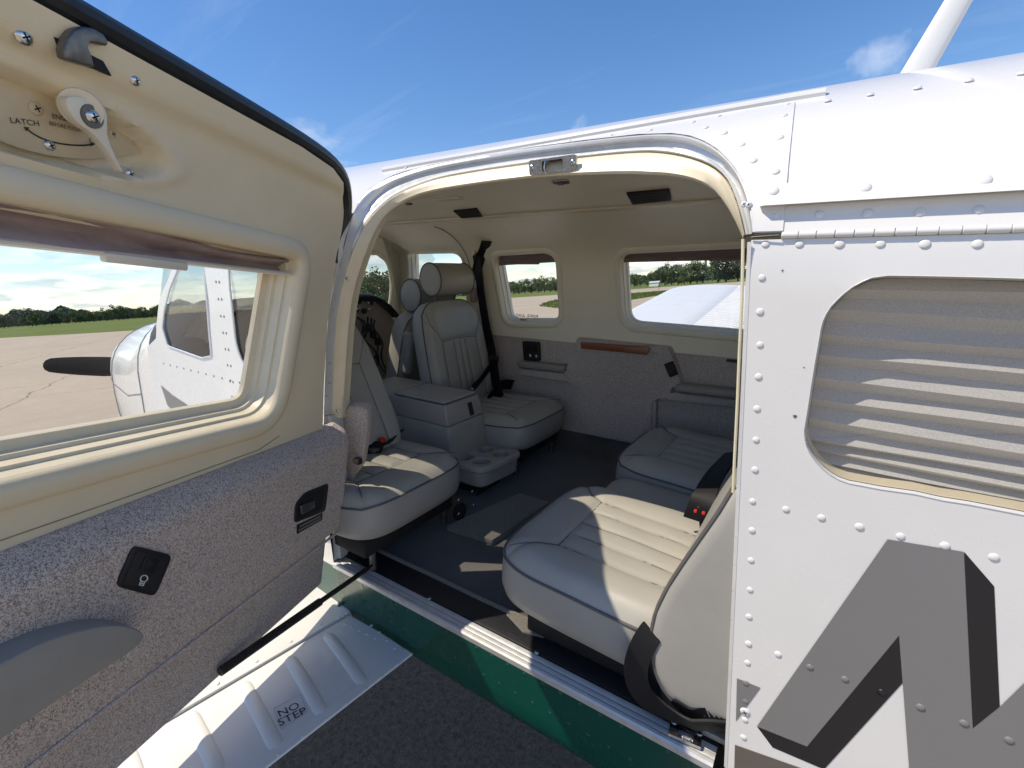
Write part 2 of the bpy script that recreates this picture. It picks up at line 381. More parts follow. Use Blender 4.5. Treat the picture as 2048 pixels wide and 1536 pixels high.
def tube(path, r, n=8, closed=False, flat=1.0, upv=None):
    path = [Vector(p) for p in path]; m = len(path); loops = []; prev = None
    for i, p in enumerate(path):
        a = path[(i - 1) % m] if (closed or i > 0) else p; c = path[(i + 1) % m] if (closed or i < m - 1) else p
        t = (c - a)
        t = t.normalized() if t.length > 1e-9 else Vector((0, 0, 1))
        if upv is not None: x = Vector(upv).cross(t)
        elif prev is None: x = (Vector((0, 0, 1)) if abs(t.z) < .9 else Vector((1, 0, 0))).cross(t)
        else: x = prev - t * prev.dot(t)
        x = x.normalized() if x.length > 1e-6 else Vector((1, 0, 0)); y = t.cross(x); prev = x
        rr = r[i] if isinstance(r, (list, tuple)) else r
        loops.append([p + (x * math.cos(2 * math.pi * k / n) + y * math.sin(2 * math.pi * k / n) * flat) * rr for k in range(n)])
    if closed: loops.append(loops[0]); return loft(loops)
    return loft(loops, True, True, True)
def merge(*parts):
    V_, F_ = [], []
    for v, f in parts:
        k = len(V_); V_ += list(v); F_ += [tuple(i + k for i in q) for q in f]
    return V_, F_
def bev_box(dims, bev=0.004, seg=2, M=None):
    bm = bmesh.new(); bmesh.ops.create_cube(bm, size=1); bmesh.ops.scale(bm, vec=dims, verts=bm.verts)
    if bev > 0: bmesh.ops.bevel(bm, geom=list(bm.edges), offset=bev, segments=seg, profile=0.5, affect='EDGES')
    if M is not None: bmesh.ops.transform(bm, matrix=M, verts=bm.verts)
    bm.verts.index_update(); r = ([v.co.copy() for v in bm.verts], [[v.index for v in f.verts] for f in bm.faces]); bm.free(); return r
def prism(poly, off, bev=0.0, seg=2):
    """closed polygon of 3-D points pushed along off, edges optionally bevelled"""
    bm = bmesh.new(); a = [bm.verts.new(p) for p in poly]; c = [bm.verts.new(Vector(p) + off) for p in poly]; n = len(poly)
    bm.faces.new(a); bm.faces.new(list(reversed(c)))
    for i in range(n): bm.faces.new((a[i], c[i], c[(i + 1) % n], a[(i + 1) % n]))
    bmesh.ops.recalc_face_normals(bm, faces=bm.faces)
    if bev > 0: bmesh.ops.bevel(bm, geom=list(bm.edges), offset=bev, segments=seg, profile=0.5, affect='EDGES', clamp_overlap=True)
    bmesh.ops.triangulate(bm, faces=[f for f in bm.faces if len(f.verts) > 4])
    bm.verts.index_update(); r = ([v.co.copy() for v in bm.verts], [[v.index for v in f.verts] for f in bm.faces]); bm.free(); return r
def rrect(x0, x1, y0, y1, r, k=6):
    out = []
    for cx, cy, a0 in ((x1 - r, y1 - r, 0), (x0 + r, y1 - r, 90), (x0 + r, y0 + r, 180), (x1 - r, y0 + r, 270)):
        for i in range(k + 1):
            a = rad(a0 + 90 * i / k); out.append((cx + r * math.cos(a), cy + r * math.sin(a)))
    return out
def round_corners(pts, rs, k=6):
    out = []; n = len(pts)
    for i in range(n):
        p = Vector(pts[i][:2]); a = (Vector(pts[i - 1][:2]) - p); c = (Vector(pts[(i + 1) % n][:2]) - p); r = rs[i] if isinstance(rs, (list, tuple)) else rs
        r = min(r, a.length * .45, c.length * .45); A = p + a.normalized() * r; B = p + c.normalized() * r
        for j in range(k + 1):
            t = j / k; q = A * (1 - t) ** 2 + p * 2 * t * (1 - t) + B * t * t; out.append((q.x, q.y))
    return out
def off_poly(poly, d):
    """move a counter-clockwise or clockwise loop outward by d (inward if negative)"""
    n = len(poly); ar = sum(poly[i][0] * poly[(i + 1) % n][1] - poly[(i + 1) % n][0] * poly[i][1] for i in range(n)); sg = 1 if ar > 0 else -1; out = []
    for i in range(n):
        a = Vector(poly[i - 1]); p = Vector(poly[i]); c = Vector(poly[(i + 1) % n]); t = (c - a)
        if t.length < 1e-9: out.append(tuple(p)); continue
        t.normalize(); out.append((p.x + t.y * d * sg, p.y - t.x * d * sg))
    return out
def text_mesh(body, size, align='CENTER', ls=1.0):
    cu = bpy.data.curves.new('lettering', 'FONT'); cu.body = body; cu.size = size; cu.align_x = align; cu.align_y = 'CENTER'; cu.space_line = ls; cu.resolution_u = 3
    ob = bpy.data.objects.new('lettering', cu); COL.objects.link(ob)
    dg = bpy.context.evaluated_depsgraph_get(); me = bpy.data.meshes.new_from_object(ob.evaluated_get(dg))
    r = ([v.co.copy() for v in me.vertices], [list(p.vertices) for p in me.polygons])
    bpy.data.objects.remove(ob); bpy.data.curves.remove(cu); bpy.data.meshes.remove(me); return r
def dome_mesh(name, r, h, mat, n=10, rings=3, slot=False):
    vs_ = []; fs = []
    for k in range(rings):
        a = math.pi / 2 * k / rings; 
        for i in range(n): vs_.append((r * math.cos(a) * math.cos(2 * math.pi * i / n), r * math.cos(a) * math.sin(2 * math.pi * i / n), h * math.sin(a) - 0.0006))
    vs_.append((0, 0, h - 0.0006)); t = len(vs_) - 1
    for k in range(rings - 1):
        for i in range(n): j = (i + 1) % n; fs.append((k * n + i, k * n + j, (k + 1) * n + j, (k + 1) * n + i))
    for i in range(n): fs.append(((rings - 1) * n + i, (rings - 1) * n + (i + 1) % n, t))
    if slot:
        w = r * .10; L = r * .50; z0 = h * 1.02
        for ang in (0, math.pi / 2):
            c, s_ = math.cos(ang + .5), math.sin(ang + .5); k = len(vs_)
            for (a, b2) in ((-L, -w), (L, -w), (L, w), (-L, w)): vs_.append((a * c - b2 * s_, a * s_ + b2 * c, z0 + (0 if ang == 0 else 0.0001)))
            fs.append((k, k + 1, k + 2, k + 3))
    me = raw_mesh(name, vs_, fs, mat, 60)
    if slot:
        me.materials.append(MT['hole'])
        for p in me.polygons[-2:]: p.material_index = 1
    return me
RIVET = {k: dome_mesh('rivet_' + k, 1.0, 0.38, MT[k], 12, 3) for k in ('white', 'green', 'letter', 'letter_dark', 'stripe', 'wing_white')}
SCREW = dome_mesh('screw', 1.0, 0.45, MT['chrome'], 12, 3, True)
SCREW_TAN = dome_mesh('screw_tan', 1.0, 0.35, MT['tan_plate'], 12, 3, True)
SCREW_W = dome_mesh('screw_white', 1.0, 0.4, MT['white'], 12, 3, True)
# ================================================================== AIRPLANE SHELL
plane = thing('airplane', 'white single-engine airplane with its rear cabin door open and green lower side', 'airplane', (-1.0, 1.25, 0.6))
# girth table of the section: arc length -> (y, z), from under the belly, up the near side, over the roof, down the far side
_arc = []
for i in range(13):
    p_ = rad(90 - 90 * i / 12); _arc.append((Y0 + 0.07 - 0.07 * math.cos(p_), 0.80 - 0.07 * math.sin(p_)))
_arc += [(Y0, 0.80 + (ZC - 0.80) * i / 12) for i in range(1, 13)]
_arc += [(YM - EA * math.cos(rad(180 * i / 60)), ZC + EB * math.sin(rad(180 * i / 60))) for i in range(1, 61)]
ARC = [0.0]
for i in range(1, len(_arc)): ARC.append(ARC[-1] + math.dist(_arc[i], _arc[i - 1]))
import bisect
def arc_pt(a):
    a = max(0, min(ARC[-1], a)); i = min(len(ARC) - 2, max(0, bisect.bisect_right(ARC, a) - 1)); t = (a - ARC[i]) / (ARC[i + 1] - ARC[i])
    return (_arc[i][0] + (_arc[i + 1][0] - _arc[i][0]) * t, _arc[i][1] + (_arc[i + 1][1] - _arc[i][1]) * t)
def z_arc(z):      # near side only
    for i in range(len(ARC) - 1):
        if _arc[i][1] <= z <= _arc[i + 1][1]: return ARC[i] + (ARC[i + 1] - ARC[i]) * (z - _arc[i][1]) / max(1e-9, _arc[i + 1][1] - _arc[i][1])
    return ARC[37]
def on_skin(off=0.0):
    def fn(x, a):
        y, z = arc_pt(a); y2, z2 = arc_pt(a + .004); y1, z1 = arc_pt(a - .004); t = Vector((0, y2 - y1, z2 - z1)).normalized()
        return Vector((x, y, z)) + Vector((0, -t.z, t.y)) * off       # off > 0: proud of the skin
    return fn
def skin_xa(px): P = atSkin(*px); return (P.x, z_arc(P.z))

OUT_T = [(676, 540), (686, 504), (698, 455), (708, 424), (722, 396), (741, 376), (772, 357), (815, 342), (860, 330), (945, 314), (1035, 299), (1167, 282), (1277, 270), (1343, 268), (1380, 273), (1409, 284), (1434, 299), (1453, 317), (1470, 337), (1484, 360), (1494, 385), (1501, 411), (1506, 440), (1508, 464)]
OUT_L = [(668, 1130), (658, 1060), (652, 1000), (647, 870), (650, 760), (655, 640), (664, 590)]
out_top = [skin_xa(p) for p in OUT_T]
out_left = [skin_xa(p) for p in OUT_L]
HZ = 1.745; AH = z_arc(HZ); AMX = next(ARC[i] for i in range(50, len(ARC)) if _arc[i][1] < 1.845)
XF, XA = -2.02, 1.5
AFT_X = lambda z: -0.077 + (1.731 - z) * 0.0685 - 0.017         # rear edge of the opening, leaning a little
# upper skin with the arch of the doorway cut out
arch_up = [p for p in out_left + out_top if p[1] > AH - 0.0001]
xl = arch_up[0][0]
outer = [(-1.665, AH), (xl - 0.004, AH)] + arch_up + [(arch_up[-1][0] + 0.002, AH), (XA, AH), (XA, AMX), (-1.665, AMX), (-1.74, AMX - .10), (-1.90, AMX - .28), (-1.98, (AH + AMX) / 2), (-1.90, AH + .28), (-1.74, AH + .10)]  # front edge drawn forward to block sun from reaching the console
v, f = surf(outer, [], on_skin(), 0.035, 0.03)
roof = add('roof_skin', v, f, MT['white'], plane)
# forward side skin with the two cabin windows ahead of the door
low_l = [(x, a) for x, a in out_left + out_top if a <= AH]
fw = [(XF, z_arc(0.78))] + [(low_l[0][0], z_arc(0.78))] + low_l + [(xl - 0.004, AH), (-1.665, AH), (-1.715, z_arc(1.695)), (-1.852, z_arc(1.594)), (-1.905, z_arc(1.51)), (-1.93, z_arc(1.46)), (XF, z_arc(1.42))]
WIN_P = round_corners([skin_xa(p) for p in [(372, 505), (409, 500), (415, 600), (419, 660), (424, 712), (405, 716), (337, 692), (326, 655), (330, 618), (340, 580)]], 0.012)
WIN_S = round_corners([skin_xa(p) for p in [(461, 480), (600, 490), (560, 600), (527, 742), (489, 733), (473, 690), (464, 600)]], 0.03)
v, f = surf(fw, [WIN_P, WIN_S], on_skin(), 0.03)
side = add('forward_side_skin', v, f, MT['white'], plane)
for nm, w in (('pilot_window', WIN_P), ('cabin_side_window', WIN_S)):
    v, f = surf(w, [], on_skin(-0.004), 0.05); g_ = add(nm, v, f, MT['glass_dark'], plane)
    lp = [on_skin(0.0015)(*p) for p in w]; v, f = tube(lp, 0.003, 6, True); add('window_seal', v, f, MT['alu_paint'], g_)
# cargo door: closed panel behind the doorway, hinged along its top, with a side window
WIN_A = [(1776, 550), (1850, 551), (1950, 553), (2048, 556), (2300, 565), (2500, 640), (2500, 1000), (2300, 1080), (2048, 1031), (1940, 1010), (1883, 1001), (1830, 989), (1760, 979), (1697, 967), (1677, 960), (1661, 951), (1643, 937), (1629, 922), (1618, 906), (1611, 890), (1608, 875), (1607, 861), (1615, 811), (1622, 765), (1629, 722), (1635, 688), (1640, 658), (1644, 643), (1650, 629), (1660, 613), (1672, 600), (1687, 586), (1704, 573), (1724, 562), (1744, 554)]
win_a = [skin_xa(p) for p in WIN_A]
cd = [(AFT_X(0.74), z_arc(0.735))] + [(AFT_X(z), z_arc(z)) for z in (0.9, 1.1, 1.3, 1.5, 1.7)] + [(AFT_X(1.7365) , z_arc(1.7365)), (XA, z_arc(1.7365)), (XA, z_arc(0.735))]
v, f = surf(cd, [win_a], on_skin(), 0.03, 0.02)
cargo = add('cargo_door', v, f, MT['white'], plane, label='closed white rear panel with shaded window and grey lettering')
# thin return edge of the panel at the doorway
lp0 = [on_skin()(*p) for p in cd[:7]]; lp1 = [p + Vector((0.004, 0.03, 0)) for p in lp0]
v, f = loft([lp0, lp1], False); add('panel_edge', v, f, MT['white'], cargo)
# window rim, pane and blind of the cargo door
r0 = [on_skin(0.0)(*p) for p in win_a]; r1 = [on_skin(0.0009)(*p) for p in off_poly(win_a, -0.0006)]; r2 = [on_skin(-0.005)(*p) for p in off_poly(win_a, -0.0022)]
v, f = loft([r0, r1, r2]); add('window_rim', v, f, MT['alu_paint'], cargo)
pane = off_poly(win_a, -0.004); v, f = surf(pane, [], on_skin(-0.006), 0.06, 0.03); add('window_pane', v, f, MT['glass_aft'], cargo)
r3 = [on_skin(-0.008)(*p) for p in off_poly(win_a, -0.002)]; r4 = [on_skin(-0.033)(*p) for p in off_poly(win_a, -0.003)]; r5 = [on_skin(-0.034)(*p) for p in off_poly(win_a, 0.05)]
v, f = loft([r3, r4, r5]); add('window_trim', v, f, MT['cream_hard'], cargo)
# pleated blind: one fabric sheet folded in a zigzag
zig = []
zt, zb = 1.735, 1.40
npl = 9
edges_z = [1.735]
while edges_z[-1] > 1.42: edges_z.append(edges_z[-1] - max(.0042, .0142 * min(1, (edges_z[-1] - 1.425) / .09)))
for k, z in enumerate(edges_z):
    zig.append((0.034 if k % 2 == 0 else 0.049, z))
xs = [-0.03 + i * 0.06 for i in range(24)]
loops = []
for k, (dy, z) in enumerate(zig):
    loops.append([Vector((x, Y0 + dy + 0.0015 * math.sin(x * 21 + k), z + 0.0018 * math.sin(x * 9 + k * 1.3) - 0.012 * (x - 0.1) * 0.8)) for x in xs])
v, f = loft(loops, False); add('pleated_blind', v, f, MT['blind'], cargo, angle=15)

# hinge knuckles of the cargo door
kn_v, kn_f = tube([Vector((-0.0088, 0, 0)), Vector((-0.0082, 0, 0)), Vector((0.0082, 0, 0)), Vector((0.0088, 0, 0))], [0.0034, 0.0042, 0.0042, 0.0034], 10)
KN = raw_mesh('hinge_knuckle', kn_v, kn_f, MT['white'])
x0h = atY(1563, 465, Y0).x
for i in range(24):
    o = bpy.data.objects.new('hinge_knuckle', KN); COL.objects.link(o); o.parent = cargo; BASE[o.name] = BASE[plane.name]
    o.matrix_local = Matrix.Translation(Vector((x0h + 0.0088 + i * 0.0182, prof(1.741) - 0.0025, 1.7408)) - BASE[plane.name])
v, f = tube([Vector((AFT_X(1.74), Y0 + .002, 1.7395)), Vector((x0h - .002, Y0 - 0.0005, 1.7408))], 0.0012, 6); add('hinge_gap_line', v, f, MT['rubber'], cargo)  # thin black line drawn for the dark gap ahead of the hinge

# doorway doubler plate around the arch, a hair proud
seam_px = [(1566, 462), (1570, 420), (1577, 330), (1584, 262), (1590, 205)]
rail_px = [(1590, 204), (1500, 218), (1300, 253), (1100, 287), (950, 314), (850, 333), (800, 343)]
dub = [(p[0], p[1]) for p in out_top[6:]] + [(x0h - .012, AH + .001)] + [skin_xa(p) for p in seam_px] + [skin_xa(p) for p in rail_px]
v, f = surf(dub, [], on_skin(0.0016), 0.03, 0.02); db = add('doorway_doubler', v, f, MT['white'], plane)
lp = [on_skin(0.0)(*skin_xa(p)) for p in seam_px]; lp2 = [on_skin(0.0016)(*skin_xa(p)) for p in seam_px]
v, f = loft([lp, lp2], False); add('doubler_edge', v, f, MT['white'], db)
# roof gutter rail
path = [atSkin(*p) for p in [(768, 342), (850, 327), (950, 310), (1100, 284), (1300, 249), (1500, 214), (1590, 198), (1652, 188)]]
path = [P + skin_n(P) * 0.001 for P in path]
v, f = tube(path, 0.0075, 10); add('gutter_rail', v, f, MT['white'], plane)
path2 = [P + Vector((0, -0.008, -0.010)) for P in path]; v, f = tube(path2, 0.0035, 6); add('gutter_lip', v, f, MT['white'], plane)
# drip strip above the hinge: flange with a kicked-out lower lip
xs = [atY(1519, 385, Y0).x, atY(1530, 385, Y0).x] + [-0.02 + i * 0.1 for i in range(16)]
loops = []
for i, x in enumerate(xs):
    t = 0.35 if i == 0 else 1.0; zt = 1.8065 - 0.004 * (x > -0.08)
    pts = [(0.0005, zt - (0.010 if i == 0 else 0)), (-0.0025, zt - 0.001 - (0.010 if i == 0 else 0)), (-0.0035, 1.787), (-0.012 * t - .003, 1.779), (-0.013 * t - .003, 1.7765), (-0.001, 1.7775)]
    loops.append([Vector((x, prof(z) + dy, z)) for dy, z in pts])
v, f = loft(loops, True, True, True); add('drip_strip', v, f, MT['white'], plane, angle=30)
# seam of the aft upper panel
lp = [on_skin(0.0008)(*skin_xa(p)) for p in [(1572, 458), (1566, 420), (1568, 405)]]

# lower side skin in green, below the sill
gsk = [(XF, 0.0), (0.05, 0.0), (0.05, z_arc(0.912)), (-1.026, z_arc(0.912)), (XF, z_arc(0.912))]
gx = -0.02
gsk = [(-1.6, 0.0), (gx, 0.0), (gx, z_arc(0.914)), (-1.6, z_arc(0.914))]
v, f = surf(gsk, [], on_skin(0.0006), 0.03); lower = add('lower_side_skin', v, f, MT['green'], plane, label='glossy green painted skin below the door sill')
bel = [[Vector((x, 0.75 + t * 0.95, 0.731 - 0.05 * math.sin(math.pi * t))) for x in (-2.3, -1.5, -0.7, 0.2, 1.5)] for t in (0, .15, .3, .5, .7, .85, 1)]
v, f = loft(bel, False); add('belly_skin', v, f, MT['white'], plane)
fs_ = [[Vector((x, 1.875 - (0.12 if z < .8 else 0), z)) for x in (-2.3, -1.5, -0.7, 0.2, 1.5)] for z in (0.74, 0.86, 1.0, 1.3, 1.398)]
v, f = loft(fs_, False); add('far_side_skin', v, f, MT['white'], plane)
# tail end and interior end walls keep the hull closed
v = [Vector((1.5, y, z)) for y, z in _arc]; add('tail_bulkhead', v, [tuple(range(len(v)))], MT['white'], plane, smooth=False)

# ---- rivets (each its own piece)
def rivets(pxs, r, kind, parent, off=0.0):
    for p in pxs:
        P = atSkin(*p); n = skin_n(P); inst('rivet', RIVET[kind], parent, P + n * off, n, r * random.uniform(.78, .90))
rivets([(1531, 488), (1524, 556), (1520, 624), (1520, 690), (1517, 754), (1514, 818), (1512, 880), (1510, 940), (1505, 1003), (1504, 1061), (1502, 1121), (1500, 1180), (1498, 1234), (1497, 1288), (1495, 1326), (1490, 1440), (1487, 1475)], 0.0058, 'white', cargo)
rivets([(1492, 1367), (1491, 1403)], 0.0058, 'letter', cargo)
rivets([(1599, 488), (1679, 488), (1761, 488), (1850, 488), (1955, 488), (2075, 489)], 0.0060, 'white', cargo)
rivets([(1572, 1019), (1643, 1036), (1719, 1054), (1801, 1073), (1890, 1092), (1988, 1115), (2095, 1140)], 0.0060, 'white', cargo)
rivets([(1556, 1309), (1841, 1650)], 0.0060, 'white', cargo)
rivets([(1620, 1334), (1690, 1358), (1841, 1414), (1928, 1446), (2018, 1480)], 0.0060, 'letter', cargo, 0.0008)
rivets([(1763, 1385)], 0.0060, 'letter_dark', cargo, 0.0008)
rivets([(1552, 432), (1639, 428), (1735, 426), (1840, 424), (1958, 419), (2080, 416)], 0.0060, 'white', plane)
for p in [(1548, 383), (1731, 376), (1969, 361)]:
    P = atSkin(*p); inst('rivet', RIVET['white'], plane, P + Vector((0, -0.003, 0)), skin_n(P), 0.0062)
rivets([(1552, 345), (1560, 277), (1568, 233), (1573, 211), (1507, 323), (1484, 291), (1449, 268), (1411, 257)], 0.0056, 'white', db, 0.0016)
rivets([(1437, 234), (1655, 203), (1740, 191), (1834, 178), (1937, 163), (2043, 149), (1385, 246), (1300, 262), (1222, 272)], 0.0056, 'white', plane, 0.0016)
rivets([(1140, 283), (1060, 292), (990, 303), (920, 315), (860, 325), (812, 336)], 0.0045, 'white', db, 0.0016)
inst('screw', SCREW_W, cargo, atSkin(1490, 1423), (0, -1, 0), 0.0075)
# green skin: upper and lower rivet rows
for k in range(24):
    x = -0.95 + k * 0.041
    for z, jit in ((0.902, 0), (0.842, 0.02)):
        P = Vector((x + jit, prof(z), z)); inst('rivet', RIVET['green'], lower, P + skin_n(P) * .0006, skin_n(P), 0.0036)
for k in range(9):
    P = Vector((-0.93 + k * 0.03, prof(0.868 - k * .003), 0.868 - k * .003)); inst('rivet', RIVET['green'], lower, P + skin_n(P) * .0006, skin_n(P), 0.0034)

# ---- lettering and stripes painted on the cargo door (thin film 0.5 mm proud)
def decal(name, px, mat, off=0.0006):
    poly = [(lambda P: (P.x, z_arc(P.z)))(atSkin(*p)) for p in px]
    v, f = surf(poly, [], on_skin(off), 0.03, 0.03); return add(name, v, f, mat, cargo)
decal('registration_letter', [(1775, 1078), (1927, 1103), (1945, 1456), (1999, 1413), (2048, 1365), (2160, 1260), (2200, 1700), (1826, 1640), (1818, 1536), (1798, 1270), (1614, 1492), (1514, 1452)], MT['letter'], 0.0009)
decal('letter_shadow_edge', [(1928, 1103), (1988, 1172), (1999, 1412), (1945.5, 1456)], MT['letter_dark'], 0.0007)
decal('letter_shadow_edge', [(1514, 1452.5), (1614, 1492.5), (1798, 1270.5), (1806, 1364), (1648, 1538), (1545, 1494)], MT['letter_dark'], 0.0007)
decal('painted_stripe', [(1474, 1356), (1521, 1375), (1472, 1442)], MT['letter'], 0.0007)
decal('painted_stripe', [(1470, 1489), (1606, 1537), (1800, 1620), (1800, 1720), (1466, 1640)], MT['stripe'], 0.0007)

# antenna blade on the roof
ab = []
for (x, z, c) in [(0.060, 2.022, .030), (0.066, 2.035, .026), (0.118, 2.17, .021), (0.20, 2.40, .017), (0.28, 2.62, .013)]:
    ab.append([Vector((x + c * math.cos(t) - .0, YM - 0.02 + c * .32 * math.sin(t), z + 0.0 * math.cos(t))) for t in [2 * math.pi * i / 14 for i in range(14)]])
v, f = loft(ab, True, False, True); add('antenna', v, f, MT['white'], plane, label='slanted white rod antenna on the roof')

# windshield wrapping from the roof edge down to the cowling
wsl = []
for i in range(25):
    t = math.pi * i / 24; yy = YM - EA * math.cos(t) * .995
    zt_ = ZC + .05 + (EB - .05) * math.sin(t) ** .8; xt = -1.665 - .31 * math.sin(t); zb_ = 1.49 + .05 * math.sin(t); xb = -1.905 - .25 * math.sin(t)
    wsl.append([Vector((xt + (xb - xt) * k / 4, yy, zt_ + (zb_ - zt_) * k / 4)) for k in range(5)])
v, f = loft(wsl, False); add('windshield', v, f, MT['glass_dark'], plane)
# ---- nose: cowling, windshield base, propeller blade (seen through the open door's window)
secs = []
for x, yc, hw, zc_, hh in [(-2.02, 1.25, 0.57, 1.15, 0.40), (-2.2, 1.25, 0.555, 1.13, 0.395), (-2.5, 1.25, 0.51, 1.10, 0.375), (-2.9, 1.25, 0.44, 1.09, 0.345), (-3.2, 1.25, 0.36, 1.075, 0.29), (-3.42, 1.25, 0.27, 1.06, 0.23), (-3.5, 1.25, 0.16, 1.06, 0.15)]:
    lp = []
    for i in range(40):
        t = 2 * math.pi * i / 40; c, s_ = math.cos(t), math.sin(t); n_ = 7.0 if x > -2.1 else (4.5 if x > -2.3 else 3.0)
        lp.append(Vector((x, yc + hw * math.copysign(abs(c) ** (2 / n_), c), zc_ + hh * math.copysign(abs(s_) ** (2 / n_), s_))))
    secs.append(lp)
v, f = loft(secs, True, True, True); cowl = add('engine_cowling', v, f, MT['white'], plane)
for lp in (secs[1], secs[3]):
    v, f = tube([p for p in lp], .0035, 5, True); add('cowling_seam', v, f, MT['letter'], cowl)
v, f = tube([secs[k][19] * .5 + secs[k][20] * .5 for k in range(1, 6)], .003, 5); add('cowling_seam', v, f, MT['letter'], cowl)
sp = [[Vector((x, 1.25 + r * math.cos(t), 1.06 + r * math.sin(t))) for t in [2 * math.pi * i / 20 for i in range(20)]] for x, r in [(-3.49, .15), (-3.6, .14), (-3.72, .10), (-3.80, .03)]]
v, f = loft(sp, True, False, True); add('spinner', v, f, MT['chrome'], plane)
tip = atX(86, 730, -3.6); b0 = Vector((-3.6, 1.25, 1.06)); td = tip - b0; TL = td.length
def blade(tipdir, nm='propeller_blade'):
    lps = []; hub = Vector((-3.6, 1.25, 1.06)); T = tipdir.normalized(); X = Vector((1, 0, 0)); W = T.cross(X).normalized()
    for r, c, tw in [(0.12, .035, 50), (0.2, .05, 35), (0.32, .062, 24), (0.5, .064, 17), (0.7, .057, 13), (0.86, .048, 10), (0.95, .040, 9), (0.985, .027, 9), (1.0, .010, 9)]:
        r = r * TL
        a = rad(tw); ch = W * math.cos(a) + X * math.sin(a); th = ch.cross(T)
        lps.append([hub + T * r + ch * c * math.cos(t) + th * c * .13 * math.sin(t) for t in [2 * math.pi * i / 16 for i in range(16)]])
    v, f = loft(lps, True, True, True); return add(nm, v, f, MT['black'], plane)
blade(td); RX = Matrix.Rotation(rad(120), 3, 'X'); blade(RX @ td); blade(RX @ RX @ td)
# grey and white stripe sweep on the nose side
def nose_dec(px, mat, o):
    poly = [(lambda P: (P.x, z_arc(P.z)))(atSkin(*p)) for p in px]; v, f = surf(poly, [], on_skin(o), 0.04, .03); add('painted_stripe', v, f, mat, plane)
nose_dec([(322, 770), (345, 790), (400, 826), (402, 842), (360, 838), (335, 810)], MT['letter'], 0.0008)
# rivet lines on the forward side
for k in range(8):
    for dx in (0, 0.018):
        P = Vector((-1.455 + dx, Y0, 1.66 - k * 0.048)); inst('rivet', RIVET['letter'], side, P, (0, -1, 0), 0.0042)
for k in range(16):
    P = Vector((-1.9 + k * 0.05, Y0, 1.375 + 0.0 * k)); inst('rivet', RIVET['letter'], side, P, (0, -1, 0), 0.0038)
for k in range(10):
    P = Vector((-1.36 + (k % 2) * .03, Y0, 1.33 - k * 0.022)); inst('rivet', RIVET['letter'], side, P, (0, -1, 0), 0.0036)
P = Vector((-1.27, Y0 - .001, 1.26)); v, f = tube([P, P + Vector((.004, -.008, -.012)), P + Vector((.006, -.012, -.028))], 0.005, 8); add('static_vent', v, f, MT['black'], plane)

# small chips and scratches in the paint of the closed panel
for (px, r_) in [((1590, 833), .0022), ((1565, 541), .0012), ((1608, 735), .0009)]:
    P = atSkin(*px) + Vector((0, -.0004, 0)); v = [P + Vector((r_ * math.cos(a) * (1 + .4 * math.sin(a * 3)), 0, r_ * math.sin(a))) for a in [2 * math.pi * i / 9 for i in range(9)]]
    add('paint_chip', v, [tuple(range(9))], MT['stripe'], cargo, smooth=False)
# ================================================================== DOORWAY FRAME, SILL
def P_off(px, off): return atSkin(px[0], px[1], off)
TRIM_T = [(673, 635), (684, 575), (706, 504), (722, 468), (740, 438), (765, 413), (786, 396), (807, 384), (845, 368), (882, 356), (960, 342), (1044, 330), (1105, 322), (1167, 315), (1230, 308), (1290, 304), (1330, 306), (1365, 312), (1394, 320), (1422, 332), (1440, 345), (1455, 362), (1468, 392), (1480, 430), (1489, 470)]
INN_T = [(697, 635), (707, 575), (730, 504), (745, 468), (758, 445), (772, 427), (786, 416), (825, 394), (860, 384), (904, 376), (980, 365), (1057, 356), (1110, 352), (1167, 350), (1245, 348), (1321, 350), (1356, 354), (1387, 361), (1409, 370), (1427, 381), (1441, 396), (1453, 414), (1466, 436), (1476, 456), (1486, 478)]
def path3(pxs, off, n=90):
    pts = [tuple(P_off(p, off)) for p in pxs]; pts = smooth_poly(pts, 1, False)
    L = [0]
    for i in range(1, len(pts)): L.append(L[-1] + math.dist(pts[i], pts[i - 1]))
    out = []; k = 0
    for i in range(n):
        s_ = L[-1] * i / (n - 1)
        while k < len(L) - 2 and L[k + 1] < s_: k += 1
        t = (s_ - L[k]) / max(1e-9, L[k + 1] - L[k]); out.append(Vector(pts[k]).lerp(Vector(pts[k + 1]), t))
    return out
FO = path3([(648, 830)] + OUT_L[4:] + OUT_T, 0.0)
left_t = [(683, 1110), (676, 1060), (673, 1000), (676, 870), (684, 740)]
FT = path3([(664, 833), (667, 760), (669, 700)] + TRIM_T, 0.030)
FI = path3([(684, 836), (688, 760), (692, 700)] + INN_T, 0.044)
def lerp_path(a, c, t): return [p.lerp(q, t) for p, q in zip(a, c)]
def push(path, d): return [p + Vector(d) for p in path]
# painted channel between skin edge and trim: lip, groove, step
ch_ = [FO, push(lerp_path(FO, FT, .10), (0, -0.003, 0)), push(lerp_path(FO, FT, .22), (0, -0.001, 0)), push(lerp_path(FO, FT, .30), (0, 0.012, 0)), push(lerp_path(FO, FT, .62), (0, 0.010, 0)), push(lerp_path(FO, FT, .70), (0, 0.002, 0)), push(lerp_path(FO, FT, .86), (0, 0.0, 0)), push(FT, (0, 0.012, 0))]
v, f = loft(ch_, False); frm = add('door_frame', v, f, MT['alu_paint'], plane, angle=50, label='glossy painted channel frame around the cabin doorway')
def outw(p):
    d_ = Vector((p.x + .55, 0, p.z - 1.45)); return d_.normalized()
